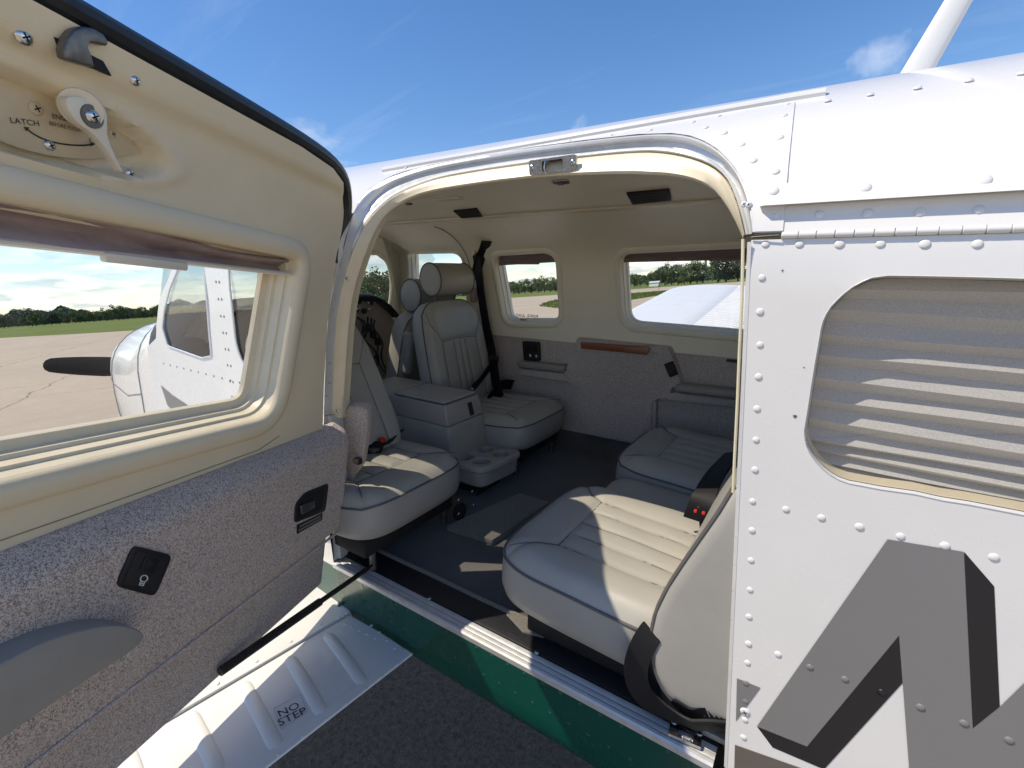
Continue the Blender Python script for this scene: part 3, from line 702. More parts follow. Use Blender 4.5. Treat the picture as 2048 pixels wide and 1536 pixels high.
# cream trim, rolled edge
dk = lambda pth, k: pth
tr_ = [push(FT, (0, 0.010, 0)), push(lerp_path(FT, FI, .04), (0, -0.004, 0)), push(lerp_path(FT, FI, .14), (0, -0.0065, 0)), push(lerp_path(FT, FI, .5), (0, -0.004, 0)), push(lerp_path(FT, FI, .86), (0, -0.003, 0)), push(lerp_path(FT, FI, .97), (0, 0.003, 0)), [p + outw(p) * .006 + Vector((0, .008, 0)) for p in FI], [p + outw(p) * .012 + Vector((0, .03, 0)) for p in FI]]
v, f = loft(tr_, False); trim = add('door_header_trim', v, f, MT['cream_hard'], plane, angle=60)
# left jamb: bright channel strip and riveted cream edge strip down to the sill
jz = [1.34, 1.20, 1.05, .93]
jx = lambda z: atY(648, 850, Y0).x + (atY(668, 1125, Y0).x - atY(648, 850, Y0).x) * (1.33 - z) / .41
jpr = [(0, 0), (-.002, .014), (.006, .016), (.004, .040), (-.004, .042), (-.004, .07)]
v, f = loft([[Vector((jx(z) + dx, Y0 + .001 + dy, z)) for z in jz] for dx, dy in jpr], False)
add('jamb_channel', v, f, MT['alu_paint'], frm)
for p in [(694, 557), (675, 822)]: inst('screw', SCREW, trim, atY(p[0], p[1], Y0 + .030), (0.2, -1, 0), 0.0046)
# carpeted side panel tucked behind the left jamb
cp = [(664, 838), (700, 812), (728, 814), (735, 822), (735, 860), (729, 905), (724, 935), (708, 955), (700, 975), (690, 1062), (694, 1110), (672, 1112), (668, 1060), (664, 900)]
poly = [atY(p[0], p[1], Y0 + .060) for p in cp]; v, f = prism(poly, Vector((-0.03, 0.04, 0)), 0.006); jc = add('jamb_carpet_panel', v, f, MT['carpet'], plane)
P = atY(716, 922, Y0 + .05); v, f = bev_box((0.02, 0.014, 0.016), 0.003, 2, Matrix.Translation(P)); add('air_vent', v, f, MT['black'], jc)
for k in range(6):
    v, f = bev_box((0.0016, 0.016, 0.010), 0.0004, 1, Matrix.Translation(P + Vector((-0.008 + k * .0032, -0.002, 0.002)))); add('vent_fin', v, f, MT['steel'], jc)
inst('screw', SCREW, jc, atY(686, 1085, Y0 + .05), (0.2, -1, 0), 0.005)
# hinge-side black wear spots near the arch's rear corner
for p in [(1464, 380), (1470, 400)]:
    P = P_off(p, 0.04); v, f = bev_box((0.004, 0.006, 0.016), 0.001, 1, Matrix.Translation(P) @ Matrix.Rotation(rad(25), 4, 'Y')); add('seal_clip', v, f, MT['steel'], frm)
for p in [(1489, 409), (1498, 410)]: inst('screw', SCREW_W, frm, P_off(p, 0.0) + Vector((0, -.003, 0)), (0, -1, .2), 0.0042)
# rear jamb: yellowed edge bead
bp = [P_off(p, 0.006) for p in [(1486, 478), (1484, 600), (1479, 700), (1475, 800), (1470, 900), (1466, 985)]]
bp = [p + Vector((0, 0.0, 0)) for p in bp]; v, f = tube(bp, 0.0020, 8); add('edge_bead', v, f, MT['bead'], trim)
bj = [Vector((AFT_X(z) - .004, Y0 + .006, z)) for z in (1.734, 1.6, 1.4, 1.2, 1.0, .93)]; bj2 = [p + Vector((0.002, .05, 0)) for p in bj]
bj0 = [Vector((AFT_X(z) + .001, Y0 - .0005, z)) for z in (1.734, 1.6, 1.4, 1.2, 1.0, .93)]
v, f = loft([bj0, [p + Vector((0, -.0035, 0)) for p in bj], bj, bj2], False); add('rear_jamb', v, f, MT['alu_paint'], frm)
# header latch striker with screws, courtesy light below
c0 = P_off((1110, 331), 0.030); n0 = Vector((0, -1, -.12)).normalized(); FR = frame(n0, (0, 0, 1)).to_4x4()
LM = Matrix.Translation(c0 + n0 * 0.012) @ FR
def local_prism(poly2, M_, h, bev=0.0): return prism([M_ @ Vector((p[0], p[1], 0)) for p in poly2], (M_.to_3x3() @ Vector((0, 0, -h))), bev)
lt = atY(1064, 335, c0.y); rt = atY(1157, 324, c0.y); hw = (rt - lt).length / 2
plate = rrect(-hw, hw, -0.0125, 0.0125, 0.004, 3)
hole_ = rrect(-0.020, 0.022, -0.0085, 0.0085, 0.002, 2)
v, f = surf(plate, [hole_], lambda x, y: LM @ Vector((x, y, 0)), 0.008); st = add('latch_striker_plate', v, f, MT['chrome'], trim)
lo = [LM @ Vector((p[0], p[1], 0)) for p in plate]; l1 = [LM @ Vector((p[0], p[1], -0.006)) for p in plate]; v, f = loft([lo, l1]); add('striker_edge', v, f, MT['chrome'], trim)
ho = [LM @ Vector((p[0], p[1], 0)) for p in hole_]; h1 = [LM @ Vector((p[0], p[1], -0.02)) for p in hole_]; v, f = loft([ho, h1], True, False, True); add('striker_pocket', v, f, MT['steel'], trim)
v, f = tube([LM @ Vector((-0.012, -.013, .001)), LM @ Vector((-0.014, -0.004, .003)), LM @ Vector((-.013, .006, .001)), LM @ Vector((-.008, .0075, -.006))], 0.0016, 8); add('striker_wire', v, f, MT['chrome'], trim)
for sx in (-1, 1): inst('screw', SCREW, trim, LM @ Vector((sx * (hw - .006), 0, 0.0005)), n0, 0.0052)
for p in [(909, 366), (1036, 345), (1196, 330), (1431, 354)]:
    i_ = p; inst('screw', SCREW, trim, P_off(p, .048) + Vector((0, -.004, -.002)), (0, -1, -.45), 0.0042)
P = P_off((1122, 364), .10); v, f = bev_box((0.034, 0.016, 0.005), 0.0018, 2, Matrix.Translation(P) @ Matrix.Rotation(rad(-15), 4, 'X')); cl = add('header_catch', v, f, MT['chrome'], trim)
v, f = bev_box((0.012, 0.009, 0.004), 0.001, 1, Matrix.Translation(P + Vector((0, -.002, -.004)))); add('catch_button', v, f, MT['steel'], cl)
# sill: green edge, fluted aluminium scuff, black kick strip, carpet binding
xs = [-1.03 + i * 0.0335 for i in range(30)]
sp_ = [(0.6785, .910), (0.6775, .922), (0.681, .9255), (0.686, .9265), (0.690, .9245), (0.694, .9262), (0.699, .9262), (0.702, .9246), (0.706, .9264), (0.713, .9268), (0.716, .923)]
def rail_of(pr, wob=0.0): return [[Vector((x, y + wob * math.sin(x * 23), z)) for x in xs] for y, z in pr]
v, f = loft(rail_of(sp_), False); sill = add('sill_scuff_track', v, f, MT['alu'], plane, angle=25, label='fluted aluminium track along the door sill')
v, f = loft(rail_of([(0.716, .920), (.7165, .9275), (.719, .9285), (.770, .9300), (.776, .9295), (.778, .924)]), False); kick = add('sill_kick_strip', v, f, MT['black'], plane)
v, f = loft(rail_of([(0.776, .926), (.777, .933), (.782, .936), (.788, .933), (.790, .925)], .0008), False); add('carpet_binding', v, f, MT['binding'], plane)
for p in [(858, 1197), (1074, 1304)]: inst('screw', SCREW, kick, atZ(p[0], p[1], .9297), (0, 0, 1), 0.0062)
# lower latch plate at the rear end of the sill
def quad_px(pts, z): return [atZ(p[0], p[1], z) for p in pts]
q = quad_px([(1341, 1437), (1405, 1462), (1402, 1495), (1337, 1467)], .934); cq = sum(q, Vector()) / 4
hole_q = [cq + (p - cq) * .45 + Vector((.002, -.006, 0)) for p in q]
vv = q + hole_q; ff = [(0, 1, 5, 4), (1, 2, 6, 5), (2, 3, 7, 6), (3, 0, 4, 7)]
lower_l = add('sill_latch_plate', vv, ff, MT['chrome'], kick, smooth=False)
v, f = loft([q, [p + Vector((0, 0, -.006)) for p in q]]); add('latch_plate_edge', v, f, MT['chrome'], kick, smooth=False)
v, f = tube([hole_q[3] + Vector((.006, .004, -.004)), hole_q[3] + Vector((.007, .002, .004)), hole_q[2] + Vector((-.004, .002, .004)), hole_q[2] + Vector((-.004, .004, -.004))], .0022, 8); add('latch_loop', v, f, MT['chrome'], kick)
for k in (0, 1): 
    P = q[k] * .74 + cq * .26 if k == 0 else q[1] * .70 + q[2] * .14 + cq * .16
    inst('screw', SCREW, kick, P + Vector((0, 0, .0006)), (0, 0, 1), 0.0055)
# patterned panel end under the rear jamb
v, f = bev_box((0.075, 0.05, 0.012), .003, 2, Matrix.Translation((-0.065, .745, .934))); add('sill_end_cover', v, f, MT['armrest'], kick)
# ================================================================== OPEN CABIN DOOR (own frame: s outward from the hinge, w up, n toward the inner face)
DH = Vector((-1.026, 0.68, 0.918))
_d = -ray(1230, 635); _d.normalize(); _hx = Vector((.101, 0, .712)).normalized()
_w = (_hx - _d * _hx.dot(_d)).normalized(); _n = _w.cross(_d)
if _n.x < 0: _n = -_n
def DP(s, w, n=0.0): return DH + _d * s + _w * w + _n * n
def dpx(x, y, off=0.0):
    r = ray(x, y); p = DH + _n * off; t = (p - EYE).dot(_n) / r.dot(_n); q = EYE + r * t - DH
    return (q.dot(_d), q.dot(_w))
def dpl(pxs, off=0.0): return [dpx(p[0], p[1], off) for p in pxs]
SMX = 0.985
# outer outline of the door (s, w)
hinge_edge = dpl([(700, 445), (668, 545), (654, 637), (647, 756), (643, 858)])
def top_w(s): return 0.985 - 0.02 * max(0, (s - .7) / .3) ** 2
def lean(w):                                             # the upper part follows the roof curve
    return 0.0 if w < .80 else 0.9 * (w - .80) ** 2
out_d = [(0.035, -0.015), (SMX - .05, -0.015), (SMX, 0.03), (SMX, .86), (SMX - .02, .92), (SMX - .07, .965), (SMX - .15, .985), (.30, .985), (.20, .978), (.155, .962), (.125, .935), (.106, .90), (.098, .86), (.112, .77), (.120, .66), (.113, .52), (.10, .43), (.055, .38), (.042, .3)]
# window opening in the door
WD_IN = dpl([(601, 540), (600, 585), (580, 680), (560, 760), (548, 806), (538, 824), (520, 838), (492, 852), (440, 868), (300, 909)], 0.012)
w_br = dpx(560, 800, .012); w_tr = dpx(604, 530, .012)
win_d = round_corners([(w_tr[0] - .004, w_tr[1] + .010), (w_br[0] + .004, dpx(480, 856, .012)[1] + .001), (.91, dpx(0, 955, .012)[1] + .0), (.90, .789)], [.028, .055, .05, .05], 8)
# --- outer shell (white) with rim
def dshell(n0): return lambda s, w: DP(s, w, n0 + lean(w))
v, f = surf(out_d, [off_poly(win_d, .006)], dshell(-0.080), 0.05, 0.03); door = add('cabin_door', v, f, MT['white'], plane, label='open cabin door seen from inside, cream above and patterned carpet below')
lp = resample(out_d, .03); rim0 = [DP(s, w, -0.080 + lean(w)) for s, w in lp]; rim1 = [DP(s, w, -0.018 + lean(w)) for s, w in lp]; rim2 = [DP(s, w, -0.012 + lean(w)) for s, w in off_poly(lp, -.012)]
v, f = loft([rim0, rim1, rim2]); add('door_rim', v, f, MT['cream_hard'], door)
# --- cream upper trim with a dished latch recess
RC = dpx(70, 240, 0.0); RA, RB = (RC[0] - dpx(322, 262, 0)[0]) / 1.0, (RC[1] - dpx(110, 327, 0)[1]) / 1.0
CT = lambda s: 0.4115
def trim_n(s, w):
    n = lean(w)
    q = math.hypot((s - RC[0]) / RA, (w - RC[1]) / RB)
    k = max(0.0, min(1.0, (1.04 - q) / 0.12)); k = k * k * (3 - 2 * k)
    n -= 0.028 * k
    q2 = q; n += 0.005 * math.exp(-((q2 - 1.16) / .12) ** 2) * (1 if w < RC[1] + .02 else .2)
    if w > .930: n += 0.011 * min(1, (w - .930) / .012)
    return n
up_out = [(.110, .402), (SMX - .012, .402), (SMX - .012, .86), (SMX - .032, .91), (SMX - .08, .953), (SMX - .15, .972), (.31, .972), (.21, .965), (.165, .950), (.136, .925), (.116, .895), (.104, .86), (.120, .77), (.129, .66), (.122, .52), (.112, .42)]
WC = off_poly(win_d, .040)
v, f = surf(up_out, [off_poly(win_d, .034)], lambda s, w: DP(s, w, trim_n(s, w)), 0.0065, 0.02); utrim = add('upper_trim', v, f, MT['cream'], door, angle=60)
edge_l = resample(up_out, .03); v, f = loft([[DP(s, w, trim_n(s, w)) for s, w in edge_l], [DP(s, w, lean(w) - .016) for s, w in off_poly(edge_l, .003)]]); add('trim_edge', v, f, MT['cream'], door)
# rolled window surround and stepped reveal
ring = lambda d, n: [DP(s, w, n) for s, w in off_poly(win_d, d)]
v, f = loft([ring(.036, -.006), ring(.0355, .004), ring(.033, .0085), ring(.026, .0125), ring(.014, .0145), ring(.005, .012), ring(.0, .006), ring(-.001, 0)]); add('window_surround', v, f, MT['cream'], door, angle=60)
v, f = loft([ring(-.001, .001), ring(-.003, -.016), ring(-.007, -.017), ring(-.008, -.034), ring(-.013, -.036), ring(-.014, -.046), ring(-.026, -.050), ring(-.028, -.058)]); add('window_reveal', v, f, MT['cream_hard'], door, angle=30)
v, f = surf(off_poly(win_d, -.018), [], lambda s, w: DP(s, w, -.054), .08, .04); add('window_pane', v, f, MT['glass'], door)
# stitched crease lines beside the surround
cr = dpl([(0, 1083), (150, 1031), (300, 979), (420, 936), (519, 900), (560, 872)], .002)
v, f = tube([DP(s, w, .0008) for s, w in cr], .0008, 5); add('stitch_line', v, f, MT['stitch'], door)
# --- gathered mauve shade and its pull rail across the top of the window
nsh = 26; loops = []
tl = dpx(0, 432, 0.0); tr = dpx(598, 536, 0.0); bl_ = dpx(0, 494, 0.0); br_ = dpx(602, 560, 0.0)
for k in range(13):
    t = k / 12; lp = []
    for i in range(nsh):
        u = i / (nsh - 1); s = .915 + (w_tr[0] - .006 - .915) * u
        wt = .812; wb = .744 + 0.010 * u
        fold = .013 * math.sin(t * math.pi * 4 + 2.2 * math.sin(u * 5.1) + u * 2.5) + .003 * math.sin(u * 19 + t * 7)
        lp.append(DP(s, wt + (wb - wt) * t + .0025 * math.sin(u * 8 + t * 9), -.020 + fold))
    loops.append(lp)
v, f = loft(loops, False); add('window_shade', v, f, MT['shade'], door, angle=70, label='mauve fabric shade gathered at the top of the door window')
rail_p = [(.915 + (w_tr[0] - .004 - .915) * i / 20) for i in range(21)]
def railp(dw, dn, hw_, hn): 
    L4 = []
    for i, s in enumerate(rail_p):
        u = i / 20; wc = .7455 + .009 * u; L4.append([DP(s, wc + a * hw_ + dw, -.010 + c_ * hn + dn) for a, c_ in ((1, .4), (.4, 1), (-.4, 1), (-1, .4), (-1, -.6), (1, -.6))])
    return loft(L4, True, True, True)
v, f = railp(0, 0, .0038, .006); add('shade_rail', v, f, MT['ivory'], door)
v, f = bev_box((.115, .012, .012), .003, 2, Matrix.Translation(DP(.545, .7455, -.004)) @ Matrix((( _d.x, _w.x, _n.x, 0), (_d.y, _w.y, _n.y, 0), (_d.z, _w.z, _n.z, 0), (0, 0, 0, 1)))); add('shade_pull', v, f, MT['ivory'], door)
# --- carpeted lower panel: thick upper part, crease, thinner lower part
crease_w = lambda s: 0.140 + 0.01 * s
def carp_n(s, w):
    cw = crease_w(s)
    top = .4115
    if w > cw: 
        n = .034 + .012 * min(1, max(0, (w - cw) / .03)) + .006 * math.exp(-((w - cw - .004) / .005) ** 2)
        n -= .040 * max(0, (w - (top - .030)) / .030) ** 2
    else: n = .036 - .028 * min(1, (cw - w) / .010) - .004 * (cw - w)
    e = max(0, (.075 - s) / .03); n -= .016 * e * e
    return n
cp_out = [(.050, -.012), (SMX - .012, -.012), (SMX - .012, .412), (.052, .412), (.046, .40), (.044, .2)]
v, f = surf(cp_out, [], lambda s, w: DP(s, w, carp_n(s, w)), .012, .02); cpanel = add('carpet_panel', v, f, MT['carpet'], door, angle=70)
el = resample(cp_out, .03); v, f = loft([[DP(s, w, carp_n(s, w)) for s, w in el], [DP(s, w, -.014) for s, w in el]]); add('carpet_panel_edge', v, f, MT['carpet'], door)
# --- armrest pad
apx = [(-60, 1366), (0, 1330), (60, 1298), (120, 1273), (180, 1257), (230, 1250), (268, 1255), (288, 1266), (290, 1278), (266, 1302), (200, 1344), (100, 1412), (0, 1482), (-60, 1524)]
apoly = smooth_poly([dpx(p[0], p[1], .078) for p in apx], 1)
v, f = prism([DP(s, w, .036) for s, w in apoly], _n * .042, .010, 4); add('armrest', v, f, MT['armrest'], door, angle=60)
cl2 = [DP(s_, crease_w(s_) + .001, carp_n(s_, crease_w(s_) + .003) + .001) for s_ in [.075 + .9 * i / 30 for i in range(31)]]
v, f = tube(cl2, .0032, 6); add('crease_highlight', v, f, MT['carpet_side'], door)  # added pale bead, its colour painting the highlight along the crease
# --- black reading-light switch plate
DM = Matrix(((_d.x, _w.x, _n.x, 0), (_d.y, _w.y, _n.y, 0), (_d.z, _w.z, _n.z, 0), (0, 0, 0, 1)))
def on_door(s, w, n): return Matrix.Translation(DP(s, w, n)) @ DM
cn = [dpx(*p, .047) for p in [(265, 1090), (343, 1110), (308, 1193), (230, 1172)]]
cs, cw_ = sum(p[0] for p in cn) / 4, sum(p[1] for p in cn) / 4
def on_trim(p):
    n = .02
    for _ in range(6): n = trim_n(*dpx(p[0], p[1], n))
    return DP(*dpx(p[0], p[1], n), n)
def dprism(poly, n0, h, bev): return prism([DP(s, w, n0) for s, w in poly], _n * h, bev)
v, f = dprism(round_corners(cn, .010, 3), .044, .006, .0016); swp = add('switch_plate', v, f, MT['black'], door)
v, f = dprism([(cs + (s - cs) * .80, cw_ + (w - cw_) * .80) for s, w in cn], .0498, .0012, .0005); add('switch_face', v, f, MT['panel_dark'], door)
ku = ((cn[0][0] + cn[1][0] - cn[2][0] - cn[3][0]) / 4, (cn[0][1] + cn[1][1] - cn[2][1] - cn[3][1]) / 4)
kr = ((cn[1][0] + cn[2][0] - cn[0][0] - cn[3][0]) / 4, (cn[1][1] + cn[2][1] - cn[0][1] - cn[3][1]) / 4)
at_ = lambda a, c_: (cs + kr[0] * a + ku[0] * c_, cw_ + kr[1] * a + ku[1] * c_)
v, f = dprism([at_(-.38, -.02), at_(.38, -.02), at_(.38, .62), at_(-.38, .62)], .051, .0025, .0008); add('rocker_frame', v, f, MT['black'], door)
v, f = dprism([at_(-.25, .10), at_(.25, .10), at_(.25, .52), at_(-.25, .52)], .0532, .0022, .0008); add('rocker_switch', v, f, MT['rubber'], door)
lampo = [at_(.17 * math.cos(t), -.34 + .15 * math.sin(t)) for t in [2 * math.pi * i / 18 for i in range(18)]]
v, f = tube([DP(s, w, .0516) for s, w in lampo], .0008, 5, True); b1 = tube([DP(*at_(-.10, -.50), .0516), DP(*at_(-.10, -.66), .0516), DP(*at_(.10, -.66), .0516), DP(*at_(.10, -.50), .0516)], .0008, 5)
b2_ = tube([DP(*at_(-.10, -.58), .0516), DP(*at_(.10, -.58), .0516)], .0007, 5)
v, f = merge((v, f), b1, b2_); add('lamp_symbol', v, f, MT['print_white'], door)
# --- inner door handle in its black cup
hc = [dpx(*p, .047) for p in [(610, 985), (657, 966), (650, 1022), (588, 1046), (590, 1008)]]
v, f = dprism(round_corners(hc, .010, 4), .042, .007, .002); add('handle_bezel', v, f, MT['black'], door)
hm = (sum(p[0] for p in hc) / 5, sum(p[1] for p in hc) / 5); inner = [(hm[0] + (s - hm[0]) * .72, hm[1] + (w - hm[1]) * .70) for s, w in hc]
v, f = dprism(round_corners(inner, .008, 4), .0495, .0006, 0); add('handle_cup', v, f, MT['hole'], door)
pd = [dpx(*p, .055) for p in [(602, 1012), (630, 1000), (630, 1016), (604, 1030)]]; v, f = dprism(pd, .050, .006, .002); add('handle_paddle', v, f, MT['steel'], door)
pl_ = [dpx(*p, .047) for p in [(594, 1050), (645, 1026), (644, 1040), (594, 1068)]]
v, f = dprism(pl_, .046, .0014, 0); add('placard', v, f, MT['black'], door)
for k, (t0, t1) in enumerate(((.10, .92), (.06, .95))):
    for j in range(13):
        a = t0 + (t1 - t0) * j / 13; c_ = a + (t1 - t0) * .05
        yk = .30 + .40 * k
        e_ = lambda t, y_: (pl_[0][0] * (1 - t) * (1 - y_) + pl_[1][0] * t * (1 - y_) + pl_[2][0] * t * y_ + pl_[3][0] * (1 - t) * y_, pl_[0][1] * (1 - t) * (1 - y_) + pl_[1][1] * t * (1 - y_) + pl_[2][1] * t * y_ + pl_[3][1] * (1 - t) * y_)
        if j == 0: mv, mf = [], []
        q_ = [DP(*e_(a, yk - .1), .0477), DP(*e_(c_, yk - .1), .0477), DP(*e_(c_, yk + .1), .0477), DP(*e_(a, yk + .1), .0477)]
        mv, mf = merge((mv, mf), (q_, [(0, 1, 2, 3)]))
    add('placard_print', mv, mf, MT['armrest'], door, smooth=False)
# --- latch plate with lever, legend and screws
def rec(px, n=-.024): return dpx(px[0], px[1], n)
pl_px = [(-60, 150), (60, 158), (160, 178), (262, 228), (288, 260), (292, 285), (272, 302), (225, 313), (150, 318), (60, 306), (-20, 280), (-80, 240)]
pp = smooth_poly([rec(p) for p in pl_px], 2)
v, f = dprism(pp, -.0275 + lean(.9), .004, .0008); lat = add('latch_plate', v, f, MT['tan_plate'], door)
NL = -.0230 + lean(.9)
def text_door(body, px_a, px_b, hpx, nm='lettering'):
    a = Vector(DP(*rec(px_a, NL), NL)); c_ = Vector(DP(*rec(px_b, NL), NL)); X = (c_ - a); L = X.length; X.normalize(); Yv = _n.cross(X) * 1.0
    if Yv.dot(_w) < 0: Yv = -Yv
    v, f = text_mesh(body, 1.0); x0, x1 = min(p.x for p in v), max(p.x for p in v); k = L / (x1 - x0); mid = (a + c_) / 2 + _n * .0006; yc = (min(p.y for p in v) + max(p.y for p in v)) / 2
    v = [mid + X * (p.x - (x0 + x1) / 2) * k + Yv * (p.y - yc) * k * hpx for p in v]; add(nm, v, f, MT['print'], door, smooth=False)
text_door('LATCH', (20, 240), (77, 247), .9)
text_door('ENGAGE LATCH', (104, 232), (196, 250), 1.05)
text_door('BEFORE FLIGHT', (98, 246), (165, 262), 1.15)
text_door('OPEN', (178, 280), (216, 291), .9)
arcp = [rec(p, NL) for p in [(52, 257), (68, 269), (88, 279), (112, 286), (140, 290), (165, 291), (186, 289)]]
v, f = tube([DP(s, w, NL + .0004) for s, w in smooth_poly(arcp, 1, False)], .0008, 4); 
for tip_, q1, q2 in (((47, 253), (58, 255), (51, 263)), ((190, 288), (180, 284), (180, 293))):
    v, f = merge((v, f), ([DP(*rec(p, NL), NL + .0008) for p in (tip_, q1, q2)], [(0, 1, 2)]))
add('legend_arrow', v, f, MT['print'], door)
for p, r_ in [((72, 217), .0068), ((225, 268), .0052), ((273, 283), .0052), ((235, 214), .0055)]: inst('screw', SCREW_TAN, door, DP(*rec(p, NL), NL), _n, r_)
inst('screw', SCREW, door, DP(*rec((100, 291), NL), NL), _n, .0056)
inst('screw', SCREW, door, on_trim((260, 347)), _n, .0056)
# lever: boss, teardrop arm narrowing to its tip
NV = NL + .034
lever_l = [(131, 195), (150, 192), (190, 200), (208, 214), (214, 236), (212, 262), (216, 282), (226, 305), (242, 338), (246, 343), (241, 344), (228, 322), (206, 290), (182, 264), (160, 250), (143, 232), (132, 212)]
lv = [rec(p, NV) for p in lever_l]
v, f = dprism(smooth_poly(lv, 1), NV - .010, .011, .003); add('latch_lever', v, f, MT['ivory'], door, angle=50)
bs = rec((168, 212), NL); v, f = tube([DP(*rec((160, 208), NL), NL - .002), DP(*rec((168, 218), NV), NV - .004)], [.021, .019], 18); add('lever_boss', v, f, MT['ivory'], door)
pv = rec((182, 233), NV)
v, f = tube([DP(*pv, NV - .002), DP(*pv, NV + .0028)], [.0125, .0115], 18); add('lever_washer', v, f, MT['steel'], door); inst('screw', SCREW, door, DP(*pv, NV + .0028), _n, .0075)
# hook latch in its slot at the top edge
ns = lean(.95) + .012
sl = [dpx(*p, ns) for p in [(108, 74), (122, 80), (205, 122), (222, 152), (190, 138), (132, 122)]]
v, f = dprism(sl, ns - .003, .004, 0); add('latch_slot', v, f, MT['hole'], door)
hk = [dpx(*p, ns + .014) for p in [(133, 118), (130, 100), (137, 75), (150, 59), (168, 53), (190, 56), (210, 68), (220, 84), (217, 93), (200, 88), (184, 86), (179, 95), (186, 110), (192, 136), (170, 130), (150, 124)]]
v, f = dprism(hk, ns + .001, .012, .002); add('latch_hook', v, f, MT['steel'], door, angle=50)
for p in [(48, 74), (271, 161)]: inst('screw', SCREW, door, on_trim(p), _n, .0075 if p[0] < 100 else .0058)
# black rubber seal round the door edge
seal = [(SMX + .002, .3), (SMX + .004, .84), (SMX - .020, .925), (SMX - .072, .968), (SMX - .15, .986), (.50, .987), (.30, .986), (.20, .979), (.153, .963), (.123, .935), (.105, .90), (.097, .86), (.108, .79)]
sp3 = smooth_poly(seal, 2, False); v, f = tube([DP(s, w, lean(w) - .004) for s, w in sp3], .0135, 10); sl_ = add('door_seal', v, f, MT['rubber'], door)
v, f = tube([DP(s, w + .008, lean(w) - .024) for s, w in sp3], .012, 8); add('seal_fin', v, f, MT['rubber'], door)
v, f = tube([DP(s, w + .010, lean(w) - .044) for s, w in sp3], .013, 8); add('seal_fin', v, f, MT['rubber'], door)
# gas strut from the sill to the door's lower edge
p0 = atZ(744, 1131, .945); s1 = dpx(440, 1338, .02); p1 = DP(s1[0], s1[1] - .006, .02)
mid_ = p0.lerp(p1, .42)
v, f = tube([p0, p0.lerp(p1, .03), p0.lerp(p1, .031), mid_], [.0035, .0035, .0062, .0062], 10); stt = add('door_strut', v, f, MT['strut'], plane, label='slim black gas strut between sill and door')
v, f = tube([mid_, p1], .0092, 10); add('strut_cylinder', v, f, MT['strut'], stt)
q0 = p0 + Vector((-.004, -.016, -.002)); v, f = tube([q0, q0.lerp(p1, .9)], .0040, 8); add('strut_guide_rod', v, f, MT['strut'], stt)
# ================================================================== CABIN INTERIOR SHELL
FY = 1.82
_fl = [(FY, 1.395 + .305 * i / 10) for i in range(11)] + [(1.42 + .40 * math.cos(rad(71 * i / 20)), 1.70 + .205 * math.sin(rad(71 * i / 20))) for i in range(1, 21)]
FARC = [0.0]
for i in range(1, len(_fl)): FARC.append(FARC[-1] + math.dist(_fl[i], _fl[i - 1]))
def far_pt(b_):
    b_ = max(0, min(FARC[-1], b_)); i = min(len(FARC) - 2, max(0, bisect.bisect_right(FARC, b_) - 1)); t = (b_ - FARC[i]) / (FARC[i + 1] - FARC[i])
    return (_fl[i][0] + (_fl[i + 1][0] - _fl[i][0]) * t, _fl[i][1] + (_fl[i + 1][1] - _fl[i][1]) * t)
def far_b(z): return z - 1.395 if z <= 1.70 else .305 + sum(0 for _ in ()) + next((FARC[i] + (FARC[i + 1] - FARC[i]) * (z - _fl[i][1]) / (_fl[i + 1][1] - _fl[i][1]) for i in range(10, len(_fl) - 1) if _fl[i][1] <= z <= _fl[i + 1][1]), FARC[-1]) - .305
def far_xb(px):
    d = ray(*px); g_ = lambda z: FY if z < 1.70 else 1.42 + .40 * math.sqrt(max(0, 1 - min(1, ((z - 1.7) / .205)) ** 2))
    a, c_ = 0.05, 6.0
    for _ in range(60):
        m = (a + c_) / 2; P = EYE + d * m
        if P.y < g_(P.z): a = m
        else: c_ = m
    P = EYE + d * c_; return (P.x, far_b(P.z))
def on_far(off=0.0):
    def fn(x, b_):
        y, z = far_pt(b_); y2, z2 = far_pt(b_ + .004); y1, z1 = far_pt(b_ - .004); t = Vector((0, y2 - y1, z2 - z1)).normalized()
        return Vector((x, y, z)) + Vector((0, -t.z, t.y)) * off        # off > 0: toward the cabin
    return fn
XB, XE = -1.95, 1.2
W1 = round_corners([far_xb(p) for p in [(984, 512), (1106, 505), (1119, 645), (1012, 645)]], [.045, .05, .05, .05], 7)
W2a = [far_xb(p) for p in [(1236, 508), (1480, 492)]]; W2b = [far_xb(p) for p in [(1472, 672), (1248, 650)]]
W2 = round_corners([W2a[0], (.06, W2a[1][1] + .004), (.06, W2b[0][1]), W2b[1]], [.05, .05, .05, .06], 7)
W0 = round_corners([far_xb(p) for p in [(815, 508), (918, 506), (935, 610), (821, 612)]], [.03, .04, .03, .03], 6)
v, f = surf([(XB, 0), (XE, 0), (XE, FARC[-1]), (XB, FARC[-1])], [off_poly(W1, .022), off_poly(W2, .022), off_poly(W0, .010)], on_far(), .045, .03)
wall = add('side_wall_lining', v, f, MT['cream_liner'], plane, angle=60)
def far_window(loop, name, dd=0.022, glassmat='glass'):
    rg = lambda d, o: [on_far(o)(*p) for p in off_poly(loop, d)]
    v, f = loft([rg(dd + .004, -.002), rg(dd + .002, .004), rg(dd - .006, .008), rg(.008, .009), rg(.002, .006), rg(0, 0), rg(-.003, -.012), rg(-.008, -.013), rg(-.010, -.034), rg(-.016, -.036), rg(-.016, -.055)])
    fr_ = add(name, v, f, MT['cream_liner'], plane, angle=50)
    v, f = surf(off_poly(loop, -.012), [], on_far(-.046), .2, .05); add('window_pane', v, f, MT['glass'], fr_)
    return fr_
fw1 = far_window(W1, 'window_frame'); fw2 = far_window(W2, 'window_frame'); fw0 = far_window(W0, 'window_frame', .010)
